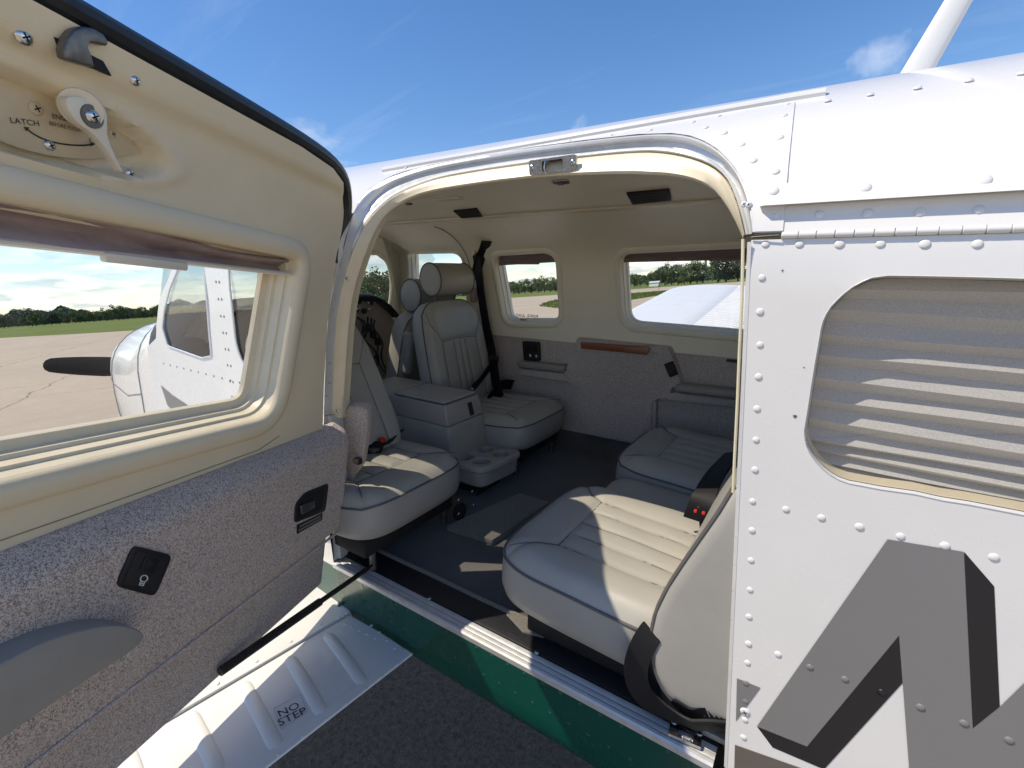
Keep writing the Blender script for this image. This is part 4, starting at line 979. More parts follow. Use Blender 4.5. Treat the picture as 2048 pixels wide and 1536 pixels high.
def far_shade(x0, x1, z0, z1, par):
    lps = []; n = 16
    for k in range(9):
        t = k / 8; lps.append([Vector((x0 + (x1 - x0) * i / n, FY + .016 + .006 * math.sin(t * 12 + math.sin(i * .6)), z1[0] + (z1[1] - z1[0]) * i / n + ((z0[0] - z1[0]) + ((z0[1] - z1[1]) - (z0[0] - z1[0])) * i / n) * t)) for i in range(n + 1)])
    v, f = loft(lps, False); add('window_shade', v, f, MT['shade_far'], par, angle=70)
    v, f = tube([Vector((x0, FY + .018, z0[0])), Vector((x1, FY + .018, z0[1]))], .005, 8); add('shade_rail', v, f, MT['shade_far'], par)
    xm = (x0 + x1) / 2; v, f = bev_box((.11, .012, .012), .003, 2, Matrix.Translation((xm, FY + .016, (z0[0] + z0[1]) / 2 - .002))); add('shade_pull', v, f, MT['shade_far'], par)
zt1 = far_pt(W1[0][1])[1]
a1, a2 = far_xb((990, 529)), far_xb((1103, 521)); far_shade(min(p[0] for p in W1) + .004, max(p[0] for p in W1) - .004, (far_pt(a1[1])[1], far_pt(a2[1])[1]), (1.775, 1.775), fw1)
a1, a2 = far_xb((1247, 522)), far_xb((1480, 515)); far_shade(min(p[0] for p in W2) + .004, max(p[0] for p in W2) - .004, (far_pt(a1[1])[1], far_pt(a2[1])[1] + .004), (1.785, 1.80), fw2)
# mirrored shop lettering stuck on the small window's outside
a = on_far(-.043)(*far_xb((1021, 633))); c_ = on_far(-.043)(*far_xb((1066, 633)))
v, f = text_mesh('PIPER-AIRE', 1.0); x0_, x1_ = min(p.x for p in v), max(p.x for p in v); L_ = c_.x - a.x; k_ = L_ / (x1_ - x0_)
v = [Vector((c_.x - (p.x - x0_) * k_, FY + .0435, a.z + p.y * k_ * 1.0)) for p in v]; add('window_lettering', v, f, MT['print'], fw1, smooth=False)
v, f = bev_box((.035, .006, .007), .002, 2, Matrix.Translation((on_far()(*far_xb((1043, 644))).x, FY + .02, on_far()(*far_xb((1043, 641))).z))); add('window_clip', v, f, MT['black'], fw1)
# ceiling: moulding strip, duct panel, centre, near return
xs = [XB + (XE - XB) * i / 30 for i in range(31)]
cl_ = [(1.553, 1.893), (1.545, 1.8955), (1.25, 1.970), (1.10, 1.955), (0.99, 1.918), (0.955, 1.899)]
v, f = loft([[Vector((x, y, z)) for x in xs] for y, z in cl_], False); ceil_ = add('ceiling_lining', v, f, MT['cream_liner'], plane, angle=20)
v, f = loft([[Vector((x, y, z)) for x in xs] for y, z in [(1.562, 1.889), (1.560, 1.886), (1.552, 1.8865), (1.535, 1.8905), (1.534, 1.897)]], False); add('ceiling_moulding', v, f, MT['cream_hard'], ceil_, angle=30)
# near-side return from the header trim up to the ceiling edge
ret0 = [p + outw(p) * .02 + Vector((0, .012, 0)) for p in FI]; top_i = [i for i, p in enumerate(ret0) if p.z > 1.72]
r0_ = [ret0[i] for i in top_i]; xo = lambda p: p.x - .10 * max(0, min(1, (-.80 - p.x) / .12)) + .10 * max(0, min(1, (p.x + .22) / .1))
r1_ = [Vector((xo(p), .93, max(p.z + .012, 1.872))) for p in r0_]; r2_ = [Vector((xo(p), .956, 1.900)) for p in r0_]
v, f = loft([r0_, r1_, r2_], False); add('header_return', v, f, MT['cream_liner'], ceil_, angle=60)
# overhead air vents, dark louvre boxes in the duct panel
def duct(px): # pixel on the duct plane
    n_ = Vector((0, -.075, -.2975)).normalized(); n_ = Vector((0, 1.970 - 1.8955, -(1.25 - 1.545))).normalized(); return atP(px[0], px[1], Vector((0, 1.545, 1.8955)), n_)
dn = Vector((0, -(1.970 - 1.8955), 1.25 - 1.545)).normalized()
for qd in ([(1253, 384), (1339, 376), (1343, 398), (1265, 406)], [(907, 420), (954, 415), (966, 432), (925, 436)]):
    Q = [duct(p) for p in qd]; C_ = sum(Q, Vector()) / 4
    v, f = prism(Q, dn * .006, .0015); vt = add('overhead_vent', v, f, MT['panel_dark'], ceil_)
    ins_ = [C_ + (p - C_) * .86 + dn * .0062 for p in Q]; add('vent_opening', ins_, [(0, 1, 2, 3)], MT['hole'], vt, smooth=False)
    for k in range(3):
        t = .2 + .3 * k; A = ins_[0].lerp(ins_[3], t) + dn * .0006; B = ins_[1].lerp(ins_[2], t) + dn * .0006; w_ = (ins_[3] - ins_[0]) * .08
        add('vent_slat', [A, B, B + w_, A + w_], [(0, 1, 2, 3)], MT['panel_dark'], vt, smooth=False)
# dome light on the near ceiling return and a small grille
P = atZ(897, 398, 1.905); v, f = bev_box((.10, .035, .008), .004, 2, Matrix.Translation(P)); add('dome_light', v, f, MT['cream_hard'], ceil_)
P = atZ(818, 408, 1.895); v, f = bev_box((.02, .014, .006), .002, 2, Matrix.Translation(P)); add('ceiling_catch', v, f, MT['steel'], ceil_)

# carpeted lower wall, raised centre panel, armrests
def fwp(px, Y=FY): P = atY(px[0], px[1], Y); return (P.x, P.z)
xs_ = [XB, -1.4, -.8, -.2, .4, XE]
v, f = loft([[Vector((x, FY + (.004 if z > 1.0 else -.0), z)) for x in xs_] for z in (.99, 1.10, 1.25, 1.41)], False); cw = add('side_wall_carpet', v, f, MT['carpet_side'], plane)
c3 = lambda q: (960 + .2995 * q[0], 440 + .2995 * q[1])
RP = [(645, 795), (1262, 858), (1340, 1090), (1700, 1120), (1760, 1300), (1700, 1262), (1175, 1198), (1148, 1215), (1137, 1520), (680, 1425), (674, 1130), (655, 1108), (560, 1080), (262, 1030), (245, 1000), (262, 975), (548, 1010), (590, 960)]
RP = [(645, 795), (1262, 858), (1340, 1090), (1345, 1100), (1280, 1118), (1268, 1150), (1290, 1190), (1175, 1198), (1148, 1215), (1137, 1500), (680, 1422), (674, 1130), (655, 1108), (575, 1085), (560, 1020), (590, 960)]
rp = [fwp(c3(q), FY - .026) for q in RP]
rp_r = round_corners(rp, .008, 3)
v, f = surf(rp_r, [], lambda x, z: Vector((x, FY - .026, z)), .06, .03); cpn = add('side_wall_panel', v, f, MT['carpet_side'], plane)
lo = resample(rp_r, .03); v, f = loft([[Vector((x, FY - .026, z)) for x, z in lo], [Vector((x, FY + .006, z)) for x, z in off_poly(lo, .008)]]); add('panel_edge', v, f, MT['carpet_side'], cpn)
def ledge(pts, dy, mat, nm, bev=.006):
    poly = [atY(*c3(q), FY - dy) for q in pts]; v, f = prism(poly, Vector((0, dy + .004, 0)), bev); return add(nm, v, f, mat, cw, angle=50)
ledge([(240, 958), (262, 945), (560, 978), (556, 1020), (258, 988)], .050, MT['armrest'], 'wall_armrest', .008)
ledge([(250, 992), (556, 1022), (600, 1085), (262, 1040)], .034, MT['carpet_side'], 'armrest_base')
ledge([(1288, 1112), (1320, 1100), (1760, 1150), (1760, 1205), (1300, 1150)], .060, MT['armrest'], 'wall_armrest', .008)
ledge([(1300, 1152), (1760, 1206), (1760, 1262), (1175, 1196)], .036, MT['carpet_side'], 'armrest_base')
ledge([(1142, 1196), (1178, 1198), (1172, 1490), (1137, 1480)], .018, MT['carpet_side'], 'panel_rib')
# ashtray and jack box, mahogany fold-out table edge, slanted switch, slot
q = [fwp(p) for p in [(1047, 682), (1080, 684), (1082, 722), (1050, 720)]]
v, f = prism([Vector((x, FY - .012, z)) for x, z in round_corners(q, .006, 3)], Vector((0, .014, 0)), .002); jb = add('jack_box', v, f, MT['panel_dark'], cw)
Q = [fwp(p) for p in [(1052, 688), (1075, 689), (1077, 704), (1054, 703)]]; add('jack_recess', [Vector((x, FY - .0125, z)) for x, z in Q], [(0, 1, 2, 3)], MT['hole'], jb, smooth=False)
for p in [(1060, 712), (1072, 713)]: P = atY(p[0], p[1], FY - .014); inst('jack_knob', SCREW, jb, P, (0, -1, 0), .008)
q = [fwp(p, FY - .034) for p in [(1161, 684), (1298, 693), (1300, 697), (1295, 709.5), (1163, 697)]]
v, f = prism([Vector((x, FY - .038, z)) for x, z in q], Vector((0, .012, 0)), .002); wd = add('wood_trim_rail', v, f, MT['wood'], cpn)
q = [fwp(p, FY - .04) for p in [(1206, 690), (1250, 693.5), (1250, 701), (1206, 697.5)]]
v, f = prism([Vector((x, FY - .044, z)) for x, z in round_corners(q, .006, 3)], Vector((0, .007, 0)), .0015); add('wood_pull', v, f, MT['wood'], wd)
q = [fwp(c3(p), FY - .03) for p in [(1230, 962), (1285, 940), (1324, 1030), (1270, 1052)]]
v, f = prism([Vector((x, FY - .036, z)) for x, z in round_corners(q, .004, 3)], Vector((0, .012, 0)), .002); sw2 = add('wall_switch', v, f, MT['panel_dark'], cpn)
P = atY(*c3((1280, 1012)), FY - .038); v, f = bev_box((.012, .004, .014), .001, 1, Matrix.Translation(P)); add('switch_rocker', v, f, MT['black'], sw2)
P = atY(*c3((1690, 942)), FY - .004); v, f = bev_box((.045, .010, .009), .002, 1, Matrix.Translation(P)); add('wall_slot', v, f, MT['black'], cw)
# floor, end walls, near lower wall
fl = [[Vector((x, y, z)) for x in (-1.95, -1.4, -.8, -.2, .4, 1.2)] for y, z in [(.775, .922), (.80, .926), (1.2, .926), (1.70, .926), (1.78, .935), (1.812, .99), (1.822, 1.0)]]
v, f = loft(fl, False); flo = add('cabin_floor', v, f, MT['floor'], plane, angle=60)
# grey carpet step across the floor between the seat rows
q = [atZ(p[0], p[1], .945) for p in [(893, 1050), (1038, 985), (1100, 1003), (985, 1080)]]
v, f = prism(q, Vector((0, 0, -.02)), .004); add('floor_step', v, f, MT['binding'], flo)
q = [atZ(p[0], p[1], .934) for p in [(1012, 1226), (1105, 1243), (1088, 1273), (1046, 1262)]]; v, f = prism(q, Vector((0, 0, -.008)), .002); add('carpet_flap', v, f, MT['binding'], flo)
q = [Vector((-.80, .79, .929)), Vector((-.52, .79, .929)), Vector((-.52, 1.08, .929)), Vector((-.80, 1.08, .929))]
v = [Vector((1.2, y, z)) for y, z in [(.69, .9), (1.85, .9), (1.85, 1.7), (1.7, 1.9), (1.25, 1.99), (.85, 1.9), (.69, 1.7)]]; add('aft_bulkhead', v, [tuple(range(7))], MT['cream_liner'], plane, smooth=False)
nl = [(x, .70, z) for x in (-1.95, -1.09) for z in (.92, 1.40)]; add('forward_wall_carpet', [Vector(p) for p in nl], [(0, 2, 3, 1)], MT['carpet_side'], plane, smooth=False)

# ---- forward cabin: windshield frame, glareshield, panel
FX = -1.94
def fx(px, X=FX): P = atX(px[0], px[1], X); return (P.y, P.z)
hole_w = round_corners([fx(p) for p in [(560, 506), (742, 506), (765, 522), (777, 560), (777, 600), (772, 640), (560, 640)]], [.02, .01, .03, .05, .05, .02, .02], 5)
hw_ = [(max(1.34, y), z) for y, z in hole_w]; hw_ = [p for i, p in enumerate(hw_) if p != hw_[i - 1]]
v, f = surf([(1.30, .92), (1.86, .92), (1.86, 1.70), (1.80, 1.82), (1.66, 1.90), (1.30, 1.93)], [hw_], lambda y, z: Vector((FX + .10 * max(0, z - 1.45), y, z)), .06, .03)
wf = add('windshield_frame', v, f, MT['cream_liner'], plane)
v, f = tube([Vector((FX + .10 * max(0, z - 1.45) + .01, y, z)) for y, z in hw_], .011, 8, True); add('windshield_edge', v, f, MT['cream_hard'], wf)
v, f = surf(hw_, [], lambda y, z: Vector((FX - .01 + .10 * max(0, z - 1.45), y, z)), .2, .1); add('windshield_pane', v, f, MT['glass'], wf)
gs = []
for x in (-1.99, -1.90, -1.82, -1.79):
    lp = []
    for i in range(25):
        y = .78 + (1.70 - .78) * i / 24; e = abs((y - 1.24) / .46); z = 1.585 - .13 * max(0, (e - .55) / .45) ** 2.2; lp.append(Vector((x, y, z - (.012 if x > -1.80 else 0) - (.01 if x < -1.95 else 0))))
    gs.append(lp)
gs.append([p + Vector((-.015, 0, -.02)) for p in gs[-1]]); v, f = loft(gs, False); glare = add('glareshield', v, f, MT['panel_dark'], plane)
v, f = surf([(.80, 1.12), (1.68, 1.12), (1.70, 1.40), (1.66, 1.47), (1.58, 1.53), (1.45, 1.565), (1.0, 1.565), (.84, 1.49), (.79, 1.42)], [], lambda y, z: Vector((-1.83, y, z)), .06, .04); ip = add('instrument_panel', v, f, MT['panel'], plane)
for k in range(14):
    P = atX(706 + (k % 5) * 11, 592 + (k // 5) * 13, -1.826); inst('panel_knob', SCREW, ip, P, (1, 0, 0), .006 + .003 * (k % 3))
for (a_, c2, r_) in [(715, 600, .022), (742, 607, .010), (728, 622, .013), (710, 622, .012)]:
    P = atX(a_, c2, -1.825); v, f = tube([P, P + Vector((.008, 0, 0))], [r_, r_ * .85], 16); add('panel_dial', v, f, MT['black'], ip)
# tangle of headset leads hanging below the panel
for k in range(6):
    A = atX(715 + k * 7, 634 + (k % 3) * 3, -1.80); pts = [A]
    for j in range(1, 9): pts.append(A + Vector((.03 * math.sin(j * 1.1 + k), .018 * math.sin(j * .8 + k * 2) + .006 * j, -.035 * j)))
    v, f = tube(smooth_poly([tuple(p) for p in pts], 1, False), .004, 6); add('headset_lead', v, f, MT['black'], ip)
for k in range(3):
    P = atX(738 + k * 9, 655 + k * 14, -1.78); v, f = bev_box((.03, .025, .04), .008, 2, Matrix.Translation(P)); add('headset_plug', v, f, MT['black'], ip)
P = atX(733, 492, -1.72); v, f = tube([P, P + Vector((.02, 0, -.01))], .012, 12); add('overhead_lamp', v, f, MT['black'], wf)
# curved lining seam and belt post between the front and middle windows
sm = [on_far(.0015)(*far_xb(p)) for p in [(868, 452), (893, 462), (918, 484), (935, 512), (943, 545)]]; v, f = tube([tuple(p) for p in smooth_poly([tuple(p) for p in sm], 2, False)], .0016, 6); add('lining_seam', v, f, MT['seam'], wall)
sm = [on_far(.006)(*far_xb(p)) for p in [(756, 470), (770, 482), (782, 505), (790, 540), (792, 580), (788, 640)]]; v, f = tube(smooth_poly([tuple(p) for p in sm], 2, False), .010, 8); add('post_trim', v, f, MT['cream_hard'], wall)
# ================================================================== SEATS, CONSOLE, BELTS
def groove(p, q, seams):
    d = min((seg_d((p, q), s[i], s[i + 1]) for s in seams for i in range(len(s) - 1)), default=9)
    return -0.0045 * math.exp(-(d / .0045) ** 2) - 0.003 * math.exp(-(d / .016) ** 2)
def pad(name, parent, M_, L, W, T, seams, crown=.018, bol=.012, taper=0.0, n_=5.0, lipf=0.0, NP=84, NQ=70, mat='leather', sidemat=None, wr=0.0, seam_r=.0011):
    """upholstered pad: p runs 0..L, q across, h up from the back of the pad; welt at the top edge, bulging sides"""
    def rim(i, j):
        m = max(abs(i), abs(j)); k = 1.0 if m < 1e-6 else m / ((abs(i) ** n_ + abs(j) ** n_) ** (1 / n_)); return i * k, j * k, m
    def wid(p): return W / 2 * (1 - taper * (p / L))
    def hgt(p, q, m):
        e = max(0, (m - .80) / .20); h = T + crown * (1 - m ** 3) - .014 * e ** 2.6
        jq = abs(q) / wid(p); h += bol * (1 / (1 + math.exp(-(jq - .62) * 16))) * (1 - max(0, (m - .86) / .14) ** 2)
        h += lipf * max(0, (p / L - .62) / .38) ** 1.5
        if wr: h += wr * math.sin(p * 31 + 2 * math.sin(q * 17)) * math.sin(q * 23 + p * 9)
        return h + (groove(p, q, seams) if seams else 0)
    V_ = []; F_ = []
    for a in range(NP + 1):
        for c2 in range(NQ + 1):
            i, j = -1 + 2 * a / NP, -1 + 2 * c2 / NQ; ii, jj, m = rim(i, j); p = L * (ii + 1) / 2; q = jj * wid(p); V_.append(M_ @ Vector((p, q, hgt(p, q, m))))
    for a in range(NP):
        for c2 in range(NQ): k = a * (NQ + 1) + c2; F_.append((k, k + 1, k + NQ + 2, k + NQ + 1))
    ringi = [(a, 0) for a in range(NP)] + [(NP, c2) for c2 in range(NQ)] + [(a, NQ) for a in range(NP, 0, -1)] + [(0, c2) for c2 in range(NQ, 0, -1)]
    prev = [a * (NQ + 1) + c2 for a, c2 in ringi]; base_r = []
    for a, c2 in ringi:
        i, j = -1 + 2 * a / NP, -1 + 2 * c2 / NQ; ii, jj, m = rim(i, j); p = L * (ii + 1) / 2; base_r.append((p, jj * wid(p), hgt(p, jj * wid(p), m)))
    cx = L / 2
    top_n = len(V_)
    for (sc, hh) in ((1.012, .90), (1.020, .62), (1.016, .34), (.985, .10), (.94, 0.0)):
        cur = []
        for p, q, h in base_r: cur.append(len(V_)); V_.append(M_ @ Vector((cx + (p - cx) * sc, q * sc, h * hh)))
        R_ = len(cur)
        for k in range(R_): F_.append((prev[k], cur[k], cur[(k + 1) % R_], prev[(k + 1) % R_]))
        prev = cur
    F_.append(tuple(prev))
    o = add(name, V_, F_, MT[mat], parent, angle=75)
    if sidemat:
        o.data.materials.append(MT[sidemat]); nt_ = NP * NQ
        for k, po in enumerate(o.data.polygons):
            if k >= nt_: po.material_index = 1
    v, f = tube([M_ @ Vector((cx + (p - cx) * 1.008, q * 1.008, h - .001)) for p, q, h in base_r], .0029, 8, True); add('piping', v, f, MT['piping'], o)
    if seams:
        parts_ = []
        for s in seams:
            pts = resample(s, .012, False); pts = [M_ @ Vector((p, q, hgt(p, q, max(abs(2 * p / L - 1), abs(q) / wid(p))) + .0006)) for p, q in pts]; parts_.append(tube(pts, seam_r, 5))
        v, f = merge(*parts_); add('seam', v, f, MT['seam'], o)
    return o
def seat_M(origin, ang, tilt): # p forward, q left of the seat, h up; ang = heading of p in the floor plane
    return Matrix.Translation(origin) @ Matrix.Rotation(ang, 4, 'Z') @ Matrix.Rotation(-tilt, 4, 'Y')
def cush_seams(L, W, back=0.02, front=.125, side=.085):
    f_ = L - front; iw = W / 2 - side
    S = [[(f_, -iw), (f_, iw)], [(0.01, -iw * .96), (f_, -iw)], [(0.01, iw * .96), (f_, iw)], [(f_, -iw), (f_ + .035, -iw - .02), (L - .035, -W / 2 + .03)], [(f_, iw), (f_ + .035, iw + .02), (L - .035, W / 2 - .03)]]
    for k in (-.5, 0, .5): S.append([(0.01, k * iw), (f_, k * iw)])
    return S
def back_seams(L, W, tp):
    iw = W / 2 * .60; y1 = L * .64; S = [[(.02, -iw), (y1, -iw * .92)], [(.02, iw), (y1, iw * .92)], [(y1, -iw * .92), (y1 + .008, 0), (y1, iw * .92)], [(y1, -iw * .92), (L * .80, -W / 2 * .80), (L * .90, -W / 2 * .82)], [(y1, iw * .92), (L * .80, W / 2 * .80), (L * .90, W / 2 * .82)]]
    for k in (-.34, 0.0, .34): S.append([(.02, k * iw), (y1, k * iw * .92)])
    return S
def headrest(parent, C, axis, up, fwd, length, r, name='headrest'):
    """bolster: a fat cylinder with welted ends"""
    A = Vector(axis).normalized(); U = Vector(up).normalized(); Fw = Vector(fwd).normalized(); lps = []; n = 28
    for t, k in [(-.5, .0), (-.5, .55), (-.5, .93), (-.492, .985), (-.47, 1.0), (-.2, 1.01), (.2, 1.01), (.47, 1.0), (.492, .985), (.5, .93), (.5, .55), (.5, .0)]:
        lps.append([Vector(C) + A * t * length + (U * math.sin(a) * 1.0 + Fw * math.cos(a) * .86) * r * max(k, .001) for a in [2 * math.pi * i / n for i in range(n)]])
    v, f = loft(lps, True); h = add(name, v, f, MT['leather'], parent, angle=70)
    for t in (-.49, .49):
        v, f = tube([Vector(C) + A * t * length + (U * math.sin(a) + Fw * math.cos(a) * .86) * r * 1.0 for a in [2 * math.pi * i / 36 for i in range(36)]], .0032, 6, True); add('piping', v, f, MT['piping'], h)
    return h
def legs(parent, pts, ztop, mat='steel'):
    for x, y in pts:
        v, f = tube([Vector((x, y, .928)), Vector((x, y, ztop))], .009, 8); l_ = add('leg', v, f, MT[mat], parent)

# --- middle row, facing aft
def mid_seat(label, yc, W, xfront, zt, lean_, Lb, back_x, head=True, Wb=None):
    L = .46; t = thing('cabin_chair', label, 'seat', (xfront - L / 2, yc, .926), 'grey leather cabin seats')
    M_ = seat_M(Vector((xfront - L, yc, zt - .115)), 0, rad(2)); pad('cushion', t, M_, L, W, .105, cush_seams(L, W), sidemat='leather_side', lipf=.006)
    Wb = Wb or W
    Bx = Vector((-math.sin(lean_), 0, math.cos(lean_))); Bn = Vector((math.cos(lean_), 0, math.sin(lean_))); By = Bn.cross(Bx)
    O = Vector((back_x, yc, zt - .03)) - Bn * .10
    Mb = Matrix(((Bx.x, By.x, Bn.x, O.x), (Bx.y, By.y, Bn.y, O.y), (Bx.z, By.z, Bn.z, O.z), (0, 0, 0, 1)))
    pad('backrest', t, Mb, Lb, Wb, .085, back_seams(Lb, Wb, 0), crown=.016, bol=.014, taper=.12, n_=4.5)
    if head:
        C = O + Bx * (Lb + .082) + Bn * .055 + Vector((0, .045, .012)); headrest(t, C, (0, 1, 0), Bx, Bn, .225, .068)
        for dy in (-.06, .06): v, f = tube([O + Bx * (Lb - .03) + Bn * .04 + Vector((0, dy, 0)), C + Vector((0, dy, 0))], .006, 8); add('headrest_post', v, f, MT['steel'], t)
    legs(t, [(xfront - .06, yc - .14), (xfront - .06, yc + .14), (xfront - .36, yc - .14), (xfront - .36, yc + .14)], zt - .10)
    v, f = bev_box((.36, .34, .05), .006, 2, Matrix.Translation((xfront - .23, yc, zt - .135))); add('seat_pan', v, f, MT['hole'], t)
    return t
seat_mn = mid_seat('grey leather seat facing aft, left of the console, its headrest out of view', .858, .41, -.852, 1.135, rad(25), .52, -1.085)
seat_mf = mid_seat('grey leather seat facing aft by the small far window, with bolster headrest', 1.565, .39, -.862, 1.140, rad(13), .475, -1.235, True, .40)
# --- rear bench seats, facing forward
def aft_seat(label, yc, W, xfront, zt, tilt, nm='cabin_chair'):
    L = .47; t = thing(nm, label, 'seat', (xfront + L / 2, yc, .926), 'grey leather cabin seats')
    M_ = seat_M(Vector((xfront + L, yc, zt - .125)), math.pi, tilt); pad('cushion', t, M_, L, W, .115, cush_seams(L, W, .02, .115, .10), sidemat='leather_side', lipf=.004, wr=.0012)
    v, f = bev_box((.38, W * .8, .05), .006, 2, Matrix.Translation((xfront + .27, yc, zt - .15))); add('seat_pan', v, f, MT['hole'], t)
    legs(t, [(xfront + .12, yc - .12), (xfront + .12, yc + .12), (xfront + .38, yc - .12), (xfront + .38, yc + .12)], zt - .12)
    return t
seat_an = aft_seat('grey leather rear seat nearest the doorway, sunlit across its cushion', .928, .43, -.540, 1.105, rad(3))
seat_af = aft_seat('grey leather rear seat in the shade beside the far wall', 1.485, .42, -.500, 1.125, rad(3))
# wedge cushion between the two rear seats
t = thing('seat_divider', 'narrow grey leather cushion wedged between the two rear seats', 'cushion', (-.2, 1.21, .926))
M_ = seat_M(Vector((-.03, 1.205, .985)), math.pi, rad(3)); pad('cushion', t, M_, .44, .15, .10, [], crown=.006, bol=0, NP=40, NQ=14)
# rear backrests: the near one shows its broad side panel
def aft_back(t, yc, W, x0, z0, lean_, L, T):
    Bx = Vector((math.sin(lean_), 0, math.cos(lean_))); Bn = Vector((-math.cos(lean_), 0, math.sin(lean_))); By = Bn.cross(Bx); O = Vector((x0, yc, z0)) - Bn * T
    Mb = Matrix(((Bx.x, By.x, Bn.x, O.x), (Bx.y, By.y, Bn.y, O.y), (Bx.z, By.z, Bn.z, O.z), (0, 0, 0, 1)))
    return pad('backrest', t, Mb, L, W, T, back_seams(L, W, 0), crown=.014, bol=.012, taper=.05, n_=4.5, sidemat='leather_side')
aft_back(seat_af, 1.485, .42, -.10, 1.07, rad(24), .58, .10)
# near backrest: side outline traced at its outer face
side_px = [(1470, 975), (1440, 1025), (1400, 1082), (1365, 1132), (1335, 1178), (1312, 1225), (1303, 1265), (1303, 1310), (1312, 1350), (1330, 1388), (1358, 1418), (1395, 1436), (1450, 1445)]
front_edge = [atY(p[0], p[1], .698) for p in side_px]
rear_edge = [Vector((p.x + .17, p.y, p.z + .03)) for p in front_edge]
rear_edge = [Vector((.13 + .072 * (12 - i) / 12, .698, p.z)) for i, p in enumerate(front_edge)]
rear_edge[-1] = Vector((.10, .698, front_edge[-1].z + .01))
fe, re_ = front_edge, rear_edge
lp_s = [tuple(p) for p in fe] + [tuple(p) for p in reversed(re_)]
bl = []
cen = sum((Vector(p) for p in lp_s), Vector()) / len(lp_s)
for dy, sc in ((-.006, .90), (-.004, .95), (0.0, .985), (.004, .998), (.012, 1.0), (.20, 1.0), (.385, 1.0), (.395, .99), (.40, .95)):
    bl.append([Vector((cen.x + (p[0] - cen.x) * sc, .698 + dy, cen.z + (p[2] - cen.z) * sc)) for p in lp_s])
v, f = loft(bl, True, True, True); bk = add('backrest', v, f, MT['leather_side'], seat_an, angle=50, label='reclined backrest with pale vinyl side panel')
v, f = tube([p + Vector((-.001, .006, 0)) for p in smooth_pts] if False else [Vector(q) + Vector((-.001, .004, 0)) for q in smooth_poly([tuple(p) for p in fe[:11]], 1, False)], .004, 8); add('piping', v, f, MT['piping'], bk)
P0 = atY(1462, 1003, .712); v, f = tube([P0, atY(1462, 1062, .712)], .0016, 6); add('zipper', v, f, MT['steel'], bk)
# black fabric skirt under the near backrest; its panel also paints the dark gap
vp_ = [atY(p[0], p[1], .706) for p in [(1296, 1284), (1312, 1300), (1330, 1362), (1364, 1404), (1400, 1424), (1462, 1436), (1462, 1468), (1390, 1462), (1330, 1436), (1290, 1402), (1282, 1340)]]
v, f = prism(vp_, Vector((0, .01, 0)), .002); add('valance_gap_fill', v, f, MT['drape_gap'], seat_an, label='black fabric skirt and painted dark gap under the backrest')
# --- front seat seen from behind, forward-facing
t = thing('cabin_chair', 'grey leather front seat seen from behind beside the windshield', 'seat', (-1.75, 1.55, .926), 'grey leather cabin seats')
Bx = Vector((.20, 0, 1)).normalized(); Bn = Vector((1, 0, -.20)).normalized(); By = Bn.cross(Bx); O = Vector((-1.72, 1.645, 1.05))
Mb = Matrix(((Bx.x, By.x, Bn.x, O.x), (Bx.y, By.y, Bn.y, O.y), (Bx.z, By.z, Bn.z, O.z), (0, 0, 0, 1)))
pad('backrest', t, Mb, .47, .37, .10, [[(.05, -.12), (.40, -.11)], [(.05, .12), (.40, .11)]], crown=.01, bol=0, taper=.12, NP=50, NQ=40)
headrest(t, O + Bx * .55 + Bn * .04 + Vector((0, .02, 0)), (0, 1, 0), Bx, Bn, .24, .072)
v, f = bev_box((.07, .045, .20), .018, 3, Matrix.Translation(atX(815, 705, -1.56)) @ Matrix.Rotation(rad(10), 4, 'Y')); add('folded_armrest', v, f, MT['leather_side'], t)
v, f = bev_box((.45, .40, .10), .03, 3, Matrix.Translation((-1.93 + .05, 1.50, 1.10))); add('cushion', v, f, MT['leather'], t)

# --- centre console with lidded box and cup tray
t = thing('center_console', 'grey plastic centre console with padded lid and four-cup tray', 'console', (-1.1, 1.26, .926))
def cprism(pts_b, pts_t, nm, mat, bev=.006, par=None):
    bm = bmesh.new(); a = [bm.verts.new(p) for p in pts_b]; c2 = [bm.verts.new(p) for p in pts_t]; n = len(a); bm.faces.new(a); bm.faces.new(list(reversed(c2)))
    for i in range(n): bm.faces.new((a[i], c2[i], c2[(i + 1) % n], a[(i + 1) % n]))
    bmesh.ops.recalc_face_normals(bm, faces=bm.faces); bmesh.ops.bevel(bm, geom=list(bm.edges), offset=bev, segments=3, profile=.5, affect='EDGES'); bm.verts.index_update()
    v, f = [q.co.copy() for q in bm.verts], [[q.index for q in fc.verts] for fc in bm.faces]; bm.free(); return add(nm, v, f, MT[mat], par or t, angle=40)
ZL = 1.243
y0c, y1c = 1.172, 1.362
CX0, CX1 = -1.36, -1.058
def box_at(x0b, x1b, zb, eb, x0t, x1t, zt, et, nm, mat, bev): return cprism([Vector((x0b, y0c - eb, zb)), Vector((x1b, y0c - eb, zb)), Vector((x1b, y1c + eb, zb)), Vector((x0b, y1c + eb, zb))], [Vector((x0t, y0c - et, zt)), Vector((x1t, y0c - et, zt)), Vector((x1t, y1c + et, zt)), Vector((x0t, y1c + et, zt))], nm, mat, bev)
box_at(CX0, -1.012, 1.03, .014, CX0, -1.034, 1.170, .006, 'box_base', 'console', .008)
box_at(CX0, -1.033, 1.1715, .007, CX0, -1.052, ZL, .0, 'box_upper', 'console', .007)
lid = box_at(-1.30, -1.060, ZL, -.006, -1.30, -1.062, ZL + .012, -.008, 'lid', 'leather', .005)
lr = [Vector((x, y, ZL + .003)) for x, y in rrect(-1.301, -1.059, y0c + .005, y1c - .005, .008, 3)]; v, f = tube(lr, .0028, 6, True); add('piping', v, f, MT['piping'], lid)
box_at(-1.50, -1.315, ZL - .08, .0, -1.50, -1.315, ZL + .014, .0, 'rear_pad', 'leather', .010)
